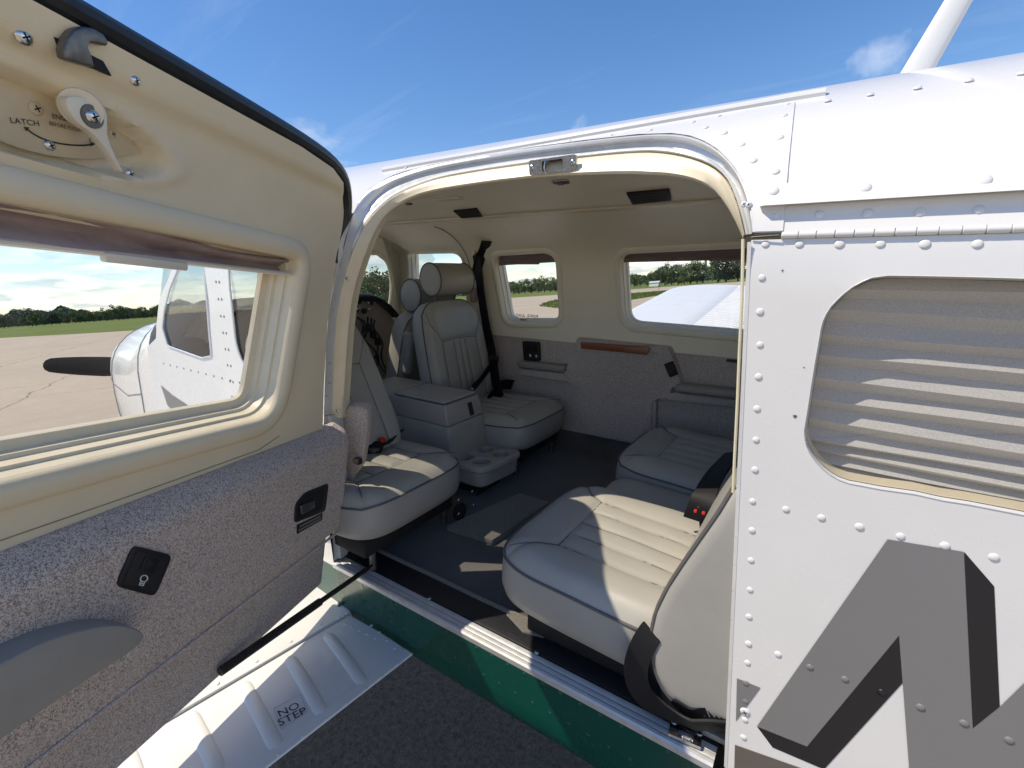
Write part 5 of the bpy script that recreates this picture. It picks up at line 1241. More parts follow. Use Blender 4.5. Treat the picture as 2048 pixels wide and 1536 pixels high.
P = Vector((-1.0415, 1.300, 1.204)); v, f = bev_box((.004, .024, .048), .001, 1, Matrix.Translation(P) @ Matrix.Rotation(rad(-15), 4, 'Y')); add('lid_latch', v, f, MT['black'], t)
# tray with four recessed cups
ZT = 1.052
tray = round_corners([(-1.10, 1.165), (-.890, 1.165), (-.868, 1.372), (-.93, 1.40), (-1.10, 1.40)], [.01, .05, .05, .03, .01], 7)
cups = [(-.935, 1.222), (-.920, 1.318), (-1.005, 1.222), (-.990, 1.318)]
holes = [[(cx_ + .031 * math.cos(a), cy_ + .034 * math.sin(a)) for a in [2 * math.pi * i / 28 for i in range(28)]] for cx_, cy_ in cups]
v, f = surf(tray, holes, lambda x, y: Vector((x, y, ZT)), .02, .008); tr_o = add('cup_tray', v, f, MT['console'], t)
tl_ = resample(tray, .008)
v, f = loft([[Vector((x, y, ZT)) for x, y in tl_], [Vector((x, y, ZT - .004)) for x, y in off_poly(tl_, .004)], [Vector((x, y, ZT - .016)) for x, y in off_poly(tl_, .005)], [Vector((x, y, ZT - .020)) for x, y in off_poly(tl_, .001)], [Vector((x, y, ZT - .022)) for x, y in off_poly(tl_, -.004)], [Vector((x, y, ZT - .072)) for x, y in off_poly(tl_, -.009)], [Vector((x, y, ZT - .080)) for x, y in off_poly(tl_, -.018)]], True, False, True); add('tray_side', v, f, MT['console'], t, angle=40)
for h in holes:
    v, f = loft([[Vector((x, y, ZT)) for x, y in h], [Vector((x, y, ZT - .003)) for x, y in off_poly(h, -.003)], [Vector((x, y, ZT - .022)) for x, y in off_poly(h, -.005)]], True, False, True); add('cup_holder', v, f, MT['console'], t)
v, f = bev_box((.10, .12, .07), .004, 1, Matrix.Translation((-1.02, 1.27, .962))); add('mount', v, f, MT['hole'], t)
v, f = bev_box((.006, .14, .07), .002, 1, Matrix.Translation((-.93, 1.27, .962)) @ Matrix.Rotation(rad(18), 4, 'Y')); add('mount_plate', v, f, MT['hole'], t)
P = atZ(917, 1022, .965); v, f = tube([P, P + Vector((.010, 0, 0))], .028, 20); wh = add('recline_wheel', v, f, MT['black'], t)
for p in [(918, 1000), (918, 1028), (945, 983), (948, 1010)]: inst('screw', SCREW, t, atX(p[0], p[1], P.x + .012), (1, 0, 0), .005)

# --- belts
def ribbon(pts, w, wdir, th=.0022):
    pts = smooth_poly([tuple(p) for p in pts], 2, False); lps = []
    for i, p in enumerate(pts):
        p = Vector(p); a = Vector(pts[max(0, i - 1)]); c2 = Vector(pts[min(len(pts) - 1, i + 1)]); T = (c2 - a).normalized(); wd_ = wdir(i / (len(pts) - 1)) if callable(wdir) else Vector(wdir); wd_ = (wd_ - T * wd_.dot(T)).normalized(); n_ = T.cross(wd_)
        lps.append([p + wd_ * w / 2 + n_ * th, p - wd_ * w / 2 + n_ * th, p - wd_ * w / 2 - n_ * th, p + wd_ * w / 2 - n_ * th])
    return loft(lps, True, True, True)
t = thing('seat_belt', 'black shoulder and lap belt hanging over the far aft-facing seat', 'seat belt', (-1.2, 1.75, 1.14), 'black seat belts')
sb = [on_far(.01)(*far_xb((974, 478))), atY(962, 520, 1.80), atY(950, 575, 1.79), atY(957, 640, 1.775), atY(975, 700, 1.75), atY(990, 745, 1.70), atY(996, 790, 1.66)]
v, f = ribbon([on_far(.012)(*far_xb((975, 478))), atY(966, 505, 1.80), atY(955, 530, 1.80), atY(952, 560, 1.80)], .045, lambda u: Vector((1, .2 + u * .5, .2))); add('upper_strap', v, f, MT['belt'], t)
v, f = ribbon([atY(952, 505, 1.80), atY(957, 540, 1.79), atY(962, 590, 1.78), atY(972, 650, 1.77), atY(983, 700, 1.74), atY(987, 730, 1.70), atY(993, 775, 1.66), atY(1000, 796, 1.64)], .050, Vector((1, -.25, 0))); add('shoulder_strap', v, f, MT['belt'], t)
v, f = ribbon([atY(988, 722, 1.70), atY(970, 748, 1.66), atY(955, 768, 1.60), atY(943, 778, 1.50)], .046, Vector((.4, -.2, .9))); add('lap_strap', v, f, MT['belt'], t)
v, f = ribbon([atY(1025, 770, 1.76), atY(1010, 768, 1.72), atY(996, 772, 1.68), atY(985, 790, 1.64), atY(978, 800, 1.62)], .048, Vector((.2, -.2, 1))); add('lap_strap', v, f, MT['belt'], t)
P = atY(987, 718, 1.715); v, f = bev_box((.052, .014, .030), .004, 2, Matrix.Translation(P)); add('slide_buckle', v, f, MT['black'], t)
P = atY(943, 780, 1.49); v, f = bev_box((.02, .012, .02), .004, 2, Matrix.Translation(P)); add('tongue', v, f, MT['chrome'], t)
P = on_far(.010)(*far_xb((951, 503))); v, f = tube([P, P + Vector((0, -.014, 0))], .010, 14); add('anchor_bolt', v, f, MT['cream_hard'], t)
P = atY(947, 590, 1.80); v, f = bev_box((.03, .02, .07), .006, 2, Matrix.Translation(P)); add('belt_guide', v, f, MT['shade'], t)

def buckle_set(label, P, base, dirv, strap):
    t = thing('seat_belt', label, 'seat belt', base, 'black seat belts')
    X = Vector(dirv).normalized(); Z = Vector((0, 0, 1)); Z = (Z - X * Z.dot(X)).normalized(); Y = Z.cross(X)
    M_ = Matrix(((X.x, Y.x, Z.x, P.x), (X.y, Y.y, Z.y, P.y), (X.z, Y.z, Z.z, P.z), (0, 0, 0, 1)))
    v, f = bev_box((.036, .024, .012), .004, 2, M_); add('buckle', v, f, MT['black'], t)
    v, f = ribbon(strap, .046, Vector((.2, .9, .4))); add('strap', v, f, MT['belt'], t)
    return t, M_
P = atZ(757, 884, 1.165)
tb, Mbk = buckle_set('black belt with red-button buckle lying on the near aft-facing seat', P, (-1.15, .95, 1.14), (.9, -.3, .35), [P + Vector((-.12, .06, .03)), P + Vector((-.08, .035, .0)), P + Vector((-.03, .01, 0))])
v, f = bev_box((.022, .020, .020), .004, 2, Matrix.Translation(atZ(764, 882, 1.178))); add('release_button', v, f, MT['red'], tb)
v, f = ribbon([atZ(725, 905, 1.155), atZ(742, 898, 1.160), atZ(765, 895, 1.160), atZ(785, 872, 1.165), atZ(800, 866, 1.16)], .045, Vector((.2, .9, .3))); add('lap_strap', v, f, MT['belt'], tb)
v, f = bev_box((.05, .04, .012), .004, 2, Matrix.Translation(atZ(745, 897, 1.157))); add('tongue', v, f, MT['steel'], tb)
P = atZ(1400, 1020, 1.17)
tb2, Mb2 = buckle_set('black belt with small red-marked buckle tucked between the rear seats', P, (-.2, 1.15, 1.1), (-.4, -.3, .85), [P + Vector((.12, .06, -.02)), P + Vector((.06, .03, -.03)), P + Vector((0, 0, -.02))])
for p in [(1391, 1022), (1407, 1026)]: v, f = bev_box((.006, .008, .006), .001, 2, Matrix.Translation(atZ(p[0], p[1], 1.178))); add('release_button', v, f, MT['red'], tb2)
v, f = tube([atZ(1377, 1010, 1.175), atZ(1385, 1000, 1.18), atZ(1400, 996, 1.185)], .0028, 8); add('tongue', v, f, MT['chrome'], tb2)
v, f = ribbon([atZ(1470, 905, 1.25), atZ(1440, 935, 1.235), atZ(1420, 965, 1.22), atZ(1405, 1000, 1.20), atZ(1390, 1040, 1.15)], .052, Vector((.8, .3, .4))); add('strap', v, f, MT['belt'], tb2)

t = thing('seat_belt', 'twisted black lap belt hanging beside the near rear seat above the sill', 'seat belt', (-.15, .70, .95), 'black seat belts')
bp_ = [(1303, 1262), (1280, 1300), (1268, 1345), (1284, 1392), (1330, 1424), (1378, 1446), (1420, 1444), (1464, 1452)]
bd_ = [.700, .692, .686, .684, .684, .688, .690, .700]
v, f = ribbon([atY(p[0], p[1], y_) for p, y_ in zip(bp_, bd_)], .040, lambda u: Vector((.75 - .7 * u, -.25 + 1.0 * math.sin(u * 5.5) * .5, .35 + .9 * u)), .0018); add('strap', v, f, MT['belt'], t)
v, f = ribbon([atY(p[0], p[1], .694) for p in [(1345, 1400), (1385, 1432), (1425, 1430), (1464, 1440)]], .030, lambda u: Vector((.2, -.6 + u, .8)), .0018); add('strap', v, f, MT['belt'], t)
# ================================================================== WINGS (parts of the airplane)
LW = lambda y: .73 + .105 * (1.25 - y)
def lwp(px, dz=0.0):
    n_ = Vector((0, .105, 1)).normalized(); return atP(px[0], px[1], Vector((0, 1.25, .73 + dz)), n_)
c7 = lambda q: (280 + .2832 * q[0], 1150 + .2832 * q[1])
# left flap: smooth sheet between hinge line and trailing edge
HX, TX = -.970, -.732
ys = [.672 - .06 * i for i in range(40)]
def fz(x, y):
    return LW(y) + .006 * math.sin(math.pi * max(0, min(1, (x - HX) / (TX - HX))))
fxs = [HX, HX + .004, -.93, -.89, -.85, -.81, -.77, TX - .006, TX]
top = [[Vector((x, y, fz(x, y))) for y in ys] for x in fxs]; bot = [[Vector((x, y, fz(x, y) - (.012 if x < TX - .01 else .003))) for y in ys] for x in reversed(fxs)]
v, f = loft(top + bot + [top[0]], False); flap = add('wing_flap', v, f, MT['wing_white'], plane, angle=30, label='white wing flap beside the doorway, marked NO STEP')
e0 = [Vector((x, ys[0], fz(x, ys[0]))) for x in fxs] + [Vector((x, ys[0], fz(x, ys[0]) - (.012 if x < TX - .01 else .003))) for x in reversed(fxs)]
add('flap_end', e0, [tuple(range(len(e0)))], MT['wing_white'], flap, smooth=False)
# trailing-edge lap strip
v, f = loft([[Vector((x, y, fz(x, y) + h)) for y in ys] for x, h in ((TX - .024, .0003), (TX - .0235, .0016), (TX - .001, .0014), (TX + .001, -.002))], False); add('trailing_edge_strip', v, f, MT['wing_white'], flap, angle=25)
# forward wing skin
wx = [-2.35, -2.2, -2.0, -1.75, -1.5, -1.3, -1.12, -1.02, HX - .003, HX - .003]
def wz(x, y): t = max(0, min(1, (-.97 - x) / 1.38)); return LW(y) + .006 + .13 * (t ** .8) * (1 - t ** 6) * .75
ys2 = [.70 - .12 * i for i in range(45)]
rows = [[Vector((x, y, wz(x, y) - (.05 if k == len(wx) - 1 else 0))) for y in ys2] for k, x in enumerate(wx)]
v, f = loft(rows, False); lw_ = add('left_wing', v, f, MT['wing_white'], plane, angle=40)
# pressed stiffening beads
def bead(A, B, r=.0115, h=.0048):
    n_ = Vector((0, .105, 1)).normalized(); T = (B - A); L = T.length; T.normalize(); S = n_.cross(T); lps = []
    for k in range(15):
        u = k / 14; d_ = -r + u * (L + 2 * r); c_ = A + T * d_; c_ = Vector((c_.x, c_.y, fz(c_.x, c_.y)))
        e = min(1, min(u, 1 - u) * (L + 2 * r) / (2.2 * r)); w_ = r * math.sqrt(max(.02, 1 - (1 - e) ** 2))
        lps.append([c_ + S * w_ * math.cos(a) * 1.25 + n_ * (h * max(0, math.sin(a)) ** 1.4 * e ** .5 - .0004) for a in [math.pi * i / 10 for i in range(11)]])
    return loft(lps, False)
bd = [((1322, 412), (1572, 752)), ((1055, 575), (1285, 965)), ((725, 750), (965, 1205)), ((352, 970), (545, 1365))]
bl_ = [(lwp(c7(a_), .006), lwp(c7(c_), .006)) for a_, c_ in bd]
stp = bl_[3][0].y - bl_[2][0].y
for k in range(1, 6): bl_.append((Vector((bl_[3][0].x, bl_[3][0].y + stp * k, 0)), Vector((bl_[3][1].x, bl_[3][1].y + stp * k, 0))))
for A, B in bl_:
    v, f = bead(A, B); add('stiffening_bead', v, f, MT['wing_white'], flap, angle=80)
fr = [(1475, 200), (1550, 220), (1512, 245), (1460, 275), (1430, 295), (1400, 312), (1552, 285), (1582, 312), (1635, 360), (1448, 340), (1498, 368), (1550, 395), (1605, 422), (1662, 450), (1690, 410), (1745, 462), (1800, 515), (1913, 552), (1825, 622), (1712, 708), (1590, 800), (1455, 902), (1308, 1012), (1150, 1132), (975, 1262), (1370, 158), (1290, 200), (1225, 120), (1160, 150)]
for q in fr:
    P = lwp(c7(q), .004); P.z = (fz(P.x, P.y) if P.x > HX else wz(P.x, P.y)) + (.0014 if q in fr[17:25] else 0); inst('rivet', RIVET['wing_white'], flap if P.x > HX else lw_, P, (0, .1, 1), .0042)
for k in range(12):
    P = Vector((HX - .016, .60 - .083 * k, 0)); P.z = wz(P.x, P.y); inst('rivet', RIVET['wing_white'], lw_, P, (0, .1, 1), .0042)
# NO STEP legend with its thin outline
def on_flap(px): P = lwp(px, .006); P.z = fz(P.x, P.y) + .0012; return P
v, f = text_mesh('NO\nSTEP', 1.0, 'CENTER', .82)
O = on_flap((581, 1426)); X = (on_flap((606, 1420)) - on_flap((558, 1444))); X.normalize(); Yv = Vector((0, .105, 1)).cross(X).normalized(); k_ = .0265
v = [O + X * p.x * k_ * .98 + Yv * p.y * k_ for p in v]; add('lettering', v, f, MT['print'], flap, smooth=False)
bx = [on_flap(p) for p in [(548, 1418), (600, 1389), (615, 1421), (563, 1457)]]; v, f = tube(bx, .0004, 4, True); add('legend_outline', v, f, MT['letter'], flap)
# paint chips where the flap meets the root
for q in [(1370, 270), (1385, 285), (1350, 290), (1362, 250)]:
    P = on_flap(c7(q)); v, f = bev_box((.012 + .008 * random.random(), .006, .0004), 0, 1, Matrix.Translation(P) @ Matrix.Rotation(random.random() * 3, 4, 'Z')); add('paint_chip', v, f, MT['white'], flap, smooth=False)
# hinge bracket between wing root and fuselage, root fairing
P = lwp((688, 1198), .01); v, f = bev_box((.05, .012, .018), .003, 2, Matrix.Translation(P + Vector((0, .0, .004)))); add('flap_bracket', v, f, MT['chrome'], lw_)
v, f = tube([P + Vector((-.02, .0, .006)), P + Vector((.02, -.03, .004))], .005, 8); add('flap_pushrod', v, f, MT['steel'], lw_)
# right wing seen through the far windows
RW = lambda y: .80 + .12 * (y - 1.25)
yr = [1.88 + (7.15 - 1.88) * i / 60 for i in range(61)]
def chord(y): k = max(0, (y - 6.5) / .68); return -1.83 + .38 * k * k, -.60 - .42 * k * k
prow = []
for t in [0, .004, .03, .08, .16, .28, .42, .56, .66, .672, .678, .69, .75, .82, .9, 1.0]:
    row = []
    for y in yr:
        l_, r_ = chord(y); x = l_ + (r_ - l_) * t; z = RW(y) + .05 * (4 * t * (1 - t)) ** .6 - (.05 if t == 0 else 0)
        if .670 < t < .68: z -= .012
        row.append(Vector((x, y, z - (.10 * max(0, (y - 6.7) / .45) ** 2))))
    prow.append(row)
v, f = loft(prow, False); rw_ = add('right_wing', v, f, MT['wing_white'], plane, angle=40)
for k in range(46):
    y = 2.6 + .082 * k; l_, r_ = chord(y)
    if y > 6.3: break
    pts = []
    for t in (.695, .74, .80, .88, .97):
        x = l_ + (r_ - l_) * t; pts.append(Vector((x, y, RW(y) + .05 * (4 * t * (1 - t)) ** .6 + .001)))
    v, f = tube(pts, .012, 6, flat=.5); add('corrugation', v, f, MT['wing_white'], rw_)
# ================================================================== AIRFIELD
def plain(name, verts, faces, mat, kind, label=None):
    o = add(name, verts, faces, mat, None, smooth=False); o['kind'] = kind
    if label: o['label'] = label
    return o
b = NB('apron_pavement')
n1 = b.noise(0.12, 6, 0.6); n2 = b.noise(2.2, 6, 0.62); n3 = b.noise(55, 3, 0.7); vz = b.n('ShaderNodeTexVoronoi'); vz.inputs['Scale'].default_value = 150; b.l(b.co(), vz.inputs['Vector'])
c = b.mix(b.mrange(n1, 0.3, 0.7), (0.44, 0.36, 0.27), (0.52, 0.43, 0.325)); c = b.mix(b.mrange(n2, 0.35, 0.72, 0, 0.45), c, (0.36, 0.295, 0.225))
c = b.mix(b.mrange(n3, 0.35, 0.7, 0, 0.6), c, (0.20, 0.175, 0.15)); c = b.mix(b.mrange(vz.outputs['Distance'], 0.0, 0.28, 0.75, 0), c, (0.55, 0.50, 0.42))
mp = b.n('ShaderNodeMapping'); mp.inputs['Rotation'].default_value = (0, 0, rad(24)); b.l(b.co(), mp.inputs['Vector'])
wv = b.n('ShaderNodeTexBrick'); wv.inputs['Scale'].default_value = 1.0; wv.inputs['Brick Width'].default_value = 7.5; wv.inputs['Row Height'].default_value = 3.7; wv.inputs['Mortar Size'].default_value = 0.028; wv.inputs['Mortar Smooth'].default_value = 0.4; wv.offset = 0.37
wob = b.n('ShaderNodeVectorMath', operation='ADD'); nz = b.n('ShaderNodeTexNoise'); nz.inputs['Scale'].default_value = 0.9; nz.inputs['Detail'].default_value = 6; b.l(b.co(), nz.inputs['Vector'])
sc_ = b.n('ShaderNodeVectorMath', operation='SCALE'); sc_.inputs['Scale'].default_value = 0.55; b.l(nz.outputs['Color'], sc_.inputs[0]); b.l(mp.outputs[0], wob.inputs[0]); b.l(sc_.outputs[0], wob.inputs[1]); b.l(wob.outputs[0], wv.inputs['Vector'])
c = b.mix(b.math('MULTIPLY', wv.outputs['Fac'], 0.62), c, (0.09, 0.08, 0.07))
b.bsdf(c, 0.9, 0, 0, 0.25, bump=b.math('ADD', n3, vz.outputs['Distance']), bstr=0.35, bdist=0.004); MT['apron'] = b.m
b = NB('mown_grass'); n1 = b.noise(0.05, 6, 0.6); n2 = b.noise(1.4, 6, 0.7); n3 = b.noise(9, 4, 0.7)
c = b.mix(b.mrange(n1, 0.3, 0.7), (0.085, 0.135, 0.028), (0.15, 0.185, 0.05)); c = b.mix(b.mrange(n2, 0.35, 0.7, 0, 0.6), c, (0.20, 0.20, 0.075)); c = b.mix(b.mrange(n3, 0.4, 0.7, 0, .5), c, (0.05, 0.085, 0.02))
b.bsdf(c, 0.95, 0, 0, 0.1, bump=n3, bstr=0.8, bdist=0.06); MT['grass'] = b.m
def foliage(name, a, c_):
    b = NB(name); oi = b.n('ShaderNodeObjectInfo'); n1 = b.noise(0.5, 4, .6); cc = b.mix(b.mrange(n1, .3, .7), a, c_); cc = b.mix(b.math('MULTIPLY', oi.outputs['Random'], .5), cc, tuple(x * .6 for x in a))
    b.bsdf(cc, 0.75, 0, 0, 0.25); return b.m
FOL = [foliage('hazed_oak_foliage', (0.075, 0.115, 0.055), (0.105, 0.15, 0.068)), foliage('light_foliage', (0.085, 0.135, 0.050), (0.120, 0.175, 0.065)), foliage('hazed_far_foliage', (0.085, 0.115, 0.085), (0.105, 0.140, 0.095))]  # haze painted in: oak green lightened, far green paler and bluer
BARK = simple('bark', (0.09, 0.07, 0.05), 0.9, var=0.2)
G = 3000
plain('ground', [Vector((-G, -G, 0)), Vector((G, -G, 0)), Vector((G, G, 0)), Vector((-G, G, 0))], [(0, 1, 2, 3)], MT['apron'], 'structure')
# far grass: everything beyond the edge of the apron ahead and to the right
edge = [ground_at(*p, .004) for p in [(-330, 700), (-100, 684), (0, 676), (150, 668), (280, 660), (420, 650), (600, 636), (800, 617), (1000, 597), (1110, 590), (1180, 585), (1250, 580), (1340, 573), (1400, 569)]]
far = []
for p in edge:
    d = Vector((p.x, p.y, 0)).normalized(); far.append(Vector((d.x * 2600, d.y * 2600, .004)))
edge.append(ground_at(1500, 562, .004)); far.append(Vector((300, 2600, .004))); edge.append(Vector((300, 170, .004))); far.append(Vector((2500, 1000, .004)))
v, f = loft([edge, far], False); plain('grass_field', v, f, MT['grass'], 'structure')
b = NB('shaded_pavement'); n3 = b.noise(45, 4, .75); vz = b.n('ShaderNodeTexVoronoi'); vz.inputs['Scale'].default_value = 95; b.l(b.co(), vz.inputs['Vector'])  # pavement colour darkened to paint the shade beneath the airplane
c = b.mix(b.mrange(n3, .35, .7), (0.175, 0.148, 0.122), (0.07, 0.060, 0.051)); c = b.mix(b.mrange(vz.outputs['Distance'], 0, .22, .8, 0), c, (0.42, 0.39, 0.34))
b.bsdf(c, .9, 0, 0, .3, bump=b.math('ADD', n3, vz.outputs['Distance']), bstr=.8, bdist=.006); MT['apron_shade'] = b.m
av, af = surf(smooth_poly([(-2.9, .1), (-3.0, 2.2), (-2.2, 3.4), (0, 3.8), (2.6, 3.4), (2.8, 1.2), (1.6, .2), (-1, -.1)], 2), [], lambda x, y: Vector((x, y, .004)), .5, .3); plain('ground_shade_patch', av, af, MT['apron_shade'], 'structure')  # dark sheet over the apron, painting the shade under the fuselage
gp = [ground_at(*p, .006) for p in [(1078, 612), (1090, 605), (1110, 600), (1180, 594), (1250, 588), (1312, 583), (1380, 578), (1370, 586), (1310, 592), (1250, 602), (1190, 612), (1112, 616)]]
gv, gf = surf([(p.x, p.y) for p in gp], [], lambda x, y: Vector((x, y, .006)), 6.0, 3.0); plain('grass_island', gv, gf, MT['grass'], 'structure')
# a low tuft fringe gives the near grass island its own depth
bm_v, bm_f = [], []
poly2 = [(p.x, p.y) for p in gp]; x0, x1 = min(p[0] for p in poly2), max(p[0] for p in poly2); y0, y1 = min(p[1] for p in poly2), max(p[1] for p in poly2)
cnt = 0
while cnt < 9000:
    p = (random.uniform(x0, x1), random.uniform(y0, y1))
    if not inside(p, poly2): continue
    cnt += 1; a = random.random() * 6.3; h = random.uniform(.06, .22); w = .05; k = len(bm_v); dx, dy = math.cos(a) * w, math.sin(a) * w
    bm_v += [Vector((p[0] - dx, p[1] - dy, .004)), Vector((p[0] + dx, p[1] + dy, .004)), Vector((p[0] + random.uniform(-.06, .06), p[1] + random.uniform(-.06, .06), h))]; bm_f.append((k, k + 1, k + 2))
plain('grass_tufts', bm_v, bm_f, MT['grass'], 'stuff', 'short green grass growing on the island beside the taxiway')

# trees: leaf-clump crowns on tapered trunks; five shapes shared by the individuals
def crown_mesh(seed, h, w, n_cl, leaves, mat, tall=1.0):
    R = random.Random(seed); V_, F_ = [], []
    cl = []
    for k in range(n_cl):
        a = R.random() * 6.283; r = w * math.sqrt(R.random()) * .72; z = h * (.14 + .78 * R.random() ** .9); lim = math.sqrt(max(.05, 1 - ((z / h - .55) / .52) ** 2)); cl.append((r * lim * math.cos(a), r * lim * math.sin(a), z, w * R.uniform(.20, .38)))
    for (cx, cy, cz, cr) in cl:
        for _ in range(leaves):
            u = R.gauss(0, 1), R.gauss(0, 1), R.gauss(0, 1); L = math.sqrt(sum(x * x for x in u)) or 1; rr = cr * (R.random() ** .4)
            P = Vector((cx + u[0] / L * rr, cy + u[1] / L * rr, cz + u[2] / L * rr * .8)); s_ = w * R.uniform(.035, .075)
            n_ = Vector((R.gauss(0, 1), R.gauss(0, 1), R.gauss(.4, 1))).normalized(); fr_ = frame(n_); X, Y = fr_.col[0] * s_, fr_.col[1] * s_ * R.uniform(.5, 1); k = len(V_)
            V_ += [P - X - Y * .3, P + Y, P + X - Y * .2, P - Y]; F_.append((k, k + 3, k + 2, k + 1))
    me = bpy.data.meshes.new('crown'); me.from_pydata([tuple(p) for p in V_], [], F_); me.materials.append(mat); return me
def trunk_mesh(seed, h):
    R = random.Random(seed); ps = [tube([Vector((0, 0, -.1)), Vector((.05, .04, h * .2)), Vector((.1, -.05, h * .45)), Vector((.0, .1, h * .7))], [h * .032, h * .025, h * .018, h * .008], 8)]
    for k in range(5):
        a = R.random() * 6.28; z = h * R.uniform(.22, .5); ps.append(tube([Vector((.06, 0, z)), Vector((math.cos(a) * h * .12, math.sin(a) * h * .12, z + h * .10)), Vector((math.cos(a) * h * .22, math.sin(a) * h * .22, z + h * .24))], [h * .013, h * .009, h * .004], 6))
    v, f = merge(*ps); return raw_mesh('trunk', v, f, BARK)
KIND = []
for k, (h, w, nc, nl, m) in enumerate([(10, 5.2, 34, 46, 0), (12, 5.6, 40, 46, 0), (9, 4.6, 30, 42, 1), (7, 4.2, 24, 40, 1), (11, 6.4, 40, 46, 2)]):
    KIND.append((crown_mesh(100 + k, h, w, nc, nl, FOL[m]), trunk_mesh(50 + k, h), h))
def tree(px, dist, k, hgt, label, group):
    d = wray(px, 560); d = Vector((d.x, d.y, 0)).normalized(); P = d * dist; s_ = hgt * (.86 if dist < 330 else 1.0) / KIND[k][2]
    r = bpy.data.objects.new('tree', None); COL.objects.link(r); r.location = (P.x, P.y, 0); r.rotation_euler = (0, 0, random.random() * 6.28); r.scale = (s_, s_, s_)
    r['label'] = label; r['category'] = 'tree'; r['group'] = group
    c_ = bpy.data.objects.new('crown', KIND[k][0]); COL.objects.link(c_); c_.parent = r; t_ = bpy.data.objects.new('trunk', KIND[k][1]); COL.objects.link(t_); t_.parent = r
    return r
R = random.Random(3)
ORD = ['first', 'second', 'third', 'fourth', 'fifth', 'sixth', 'seventh', 'eighth', 'ninth', 'tenth', 'eleventh', 'twelfth', 'thirteenth', 'fourteenth']
grpR = 'trees along the airfield edge seen through the far windows'
for q_, (px, dist, k, h) in enumerate([(1245, 235, 2, 9.5), (1256, 250, 3, 8), (1268, 245, 2, 8.5), (1280, 255, 3, 7), (1294, 245, 3, 6.5), (1306, 230, 0, 8), (1318, 225, 0, 9.5), (1330, 228, 1, 10), (1343, 222, 0, 11), (1356, 226, 1, 10.5), (1369, 220, 2, 11), (1381, 224, 0, 11.5), (1394, 222, 1, 10.5), (1406, 226, 0, 10.5)]):
    tree(px, dist, k, h, ORD[q_] + ' tree from the left in the row seen through the large far window', grpR)
tree(1436, 205, 1, 15.5, 'tallest dark oak beyond the far wing, right of the water tower', grpR)
tree(1452, 200, 4, 15.0, 'broad dark oak beyond the far wing, second right of the water tower', grpR)
tree(1476, 205, 0, 12.5, 'dark oak at the rear edge of the far rear window', grpR)
for q_, (px, dist, k, h) in enumerate([(1012, 300, 0, 8), (1025, 290, 2, 8.5), (1036, 295, 0, 8.5), (1049, 285, 3, 10), (1062, 282, 2, 11), (1075, 280, 2, 12.5), (1088, 284, 3, 10.5), (1099, 280, 2, 10.5), (1110, 285, 0, 10)]):
    tree(px, dist, k, h, ORD[q_] + ' tree from the left in the row seen through the small far window', grpR)
for k_, (px, dist, k, h) in enumerate([(705, 120, 2, 9), (722, 118, 3, 8), (737, 110, 3, 8.5), (752, 105, 2, 9.5), (764, 100, 3, 9), (778, 104, 2, 9.5), (792, 110, 2, 8)]):
    tree(px, dist, k, h, ORD[k_] + ' bright green tree from the left, seen ahead through the windshield', 'trees ahead of the airplane')
grpL = 'trees beyond the grass seen through the open door window'
for i in range(40):
    px = -40 + i * 10 + R.uniform(-4, 4); near = (i in (0, 1, 2, 8, 9))
    tree(px, R.uniform(330, 380) if near else R.uniform(400, 470), R.choice([0, 1, 4]) if not i % 4 == 1 else 2, R.uniform(4.5, 9.0) + (1.5 if near else 0) + i * .05, 'dark green tree in the long row beyond the grass, left of the airplane nose', grpL)
# continuous woodland behind the rows, a single far mass
bm_v, bm_f = [], []
for i in range(26000):
    px = R.uniform(-400, 1700); d = wray(px, 560); d = Vector((d.x, d.y, 0)).normalized(); dist = R.uniform(560, 640); P = d * dist
    top = 9.5 + 3.0 * math.sin(px * .021) + 2.0 * math.sin(px * .057 + 1) + 1.4 * math.sin(px * .13)
    P.z = top * R.random() ** .6; s_ = R.uniform(.7, 1.5); n_ = Vector((-d.x + R.gauss(0, .5), -d.y + R.gauss(0, .5), R.gauss(.3, .5))).normalized(); fr_ = frame(n_); X, Y = fr_.col[0] * s_ * 1.6, fr_.col[1] * s_; k = len(bm_v)
    bm_v += [P - X - Y * .4, P + Y, P + X - Y * .3, P - Y]; bm_f.append((k, k + 3, k + 2, k + 1))
plain('woodland', bm_v, bm_f, FOL[2], 'stuff', 'distant dark woodland closing the horizon all around the airfield')
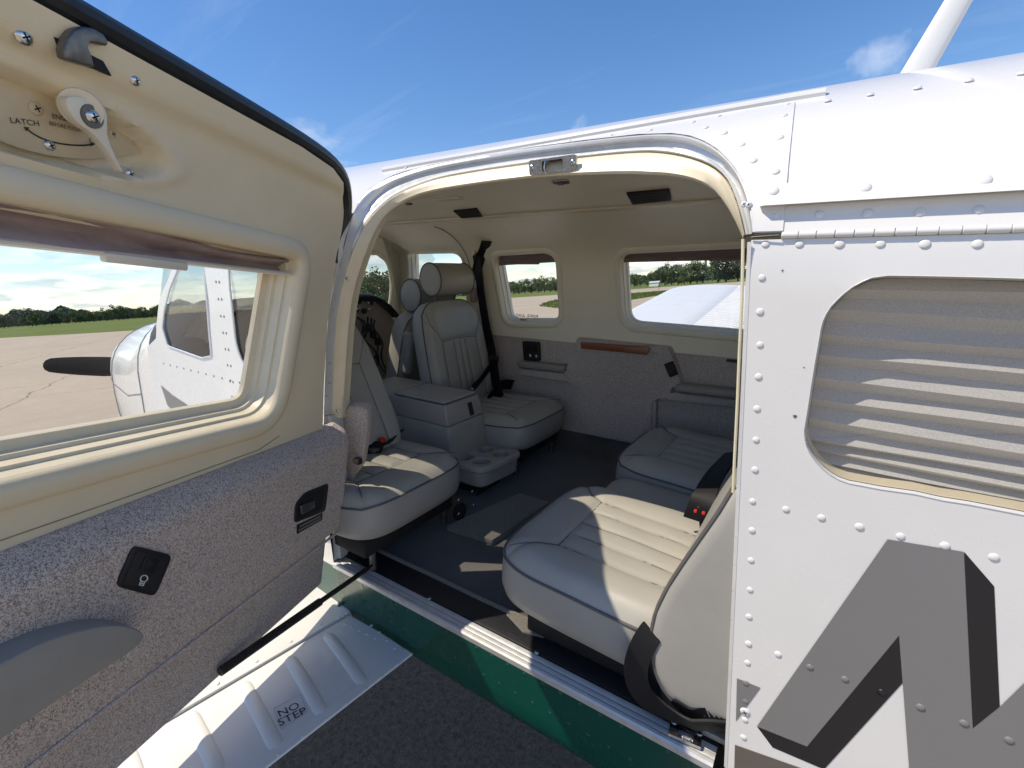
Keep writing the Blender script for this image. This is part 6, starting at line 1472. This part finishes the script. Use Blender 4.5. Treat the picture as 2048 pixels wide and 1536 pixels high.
# water tower: ball on a stem with legs
d = wray(1411, 560); d = Vector((d.x, d.y, 0)).normalized(); base = d * 420
wt = thing('water_tower', 'small grey water tower above the trees beyond the far wing', 'water tower', base, None, False)
lps = [[base + Vector((r * math.cos(a), r * math.sin(a), z)) for a in [2 * math.pi * i / 20 for i in range(20)]] for r, z in [(.1, 19.5), (2.2, 19.6), (3.6, 20.6), (4.2, 22.0), (4.2, 23.2), (3.4, 24.6), (1.6, 25.5), (.1, 25.7)]]
TW = simple('water_tower_paint', (0.20, 0.22, 0.23), 0.5, var=.05); v, f = loft(lps); add('tank', v, f, TW, wt)
v, f = tube([base + Vector((0, 0, 0)), base + Vector((0, 0, 20))], .6, 10); add('riser', v, f, TW, wt)
for k in range(4):
    a = k * math.pi / 2 + .4; v, f = tube([base + Vector((5 * math.cos(a), 5 * math.sin(a), 0)), base + Vector((3.8 * math.cos(a), 3.8 * math.sin(a), 21))], .25, 6); add('leg', v, f, TW, wt)
# small white hangar roof far right, taxiway sign stake
d = wray(1310, 560); d = Vector((d.x, d.y, 0)).normalized(); base = d * 215
hg = thing('hangar', 'tiny white shed in front of the far trees', 'shed', base, None, False)
v, f = bev_box((4, 3, 1.5), .02, 1, Matrix.Translation(base + Vector((0, 0, .75)))); add('wall', v, f, MT['white'], hg)
v, f = prism([base + Vector((-2.2, -1.7, 1.5)), base + Vector((2.2, -1.7, 1.5)), base + Vector((2.2, 0, 2.1)), base + Vector((-2.2, 0, 2.1))], Vector((0, 0, .1))); v2, f2 = prism([base + Vector((-2.2, 1.7, 1.5)), base + Vector((2.2, 1.7, 1.5)), base + Vector((2.2, 0, 2.1)), base + Vector((-2.2, 0, 2.1))], Vector((0, 0, .1))); v, f = merge((v, f), (v2, f2)); add('roof', v, f, MT['alu_paint'], hg)
bs = ground_at(1318, 580); st_ = thing('marker_stake', 'thin dark stake on the grass island by the taxiway', 'stake', bs, None, False)
v, f = tube([bs, bs + Vector((0, 0, .9))], .05, 8); add('post', v, f, MT['steel'], st_); v, f = bev_box((.3, .3, .25), .03, 1, Matrix.Translation(bs + Vector((0, 0, .9)))); add('cap', v, f, MT['black'], st_)
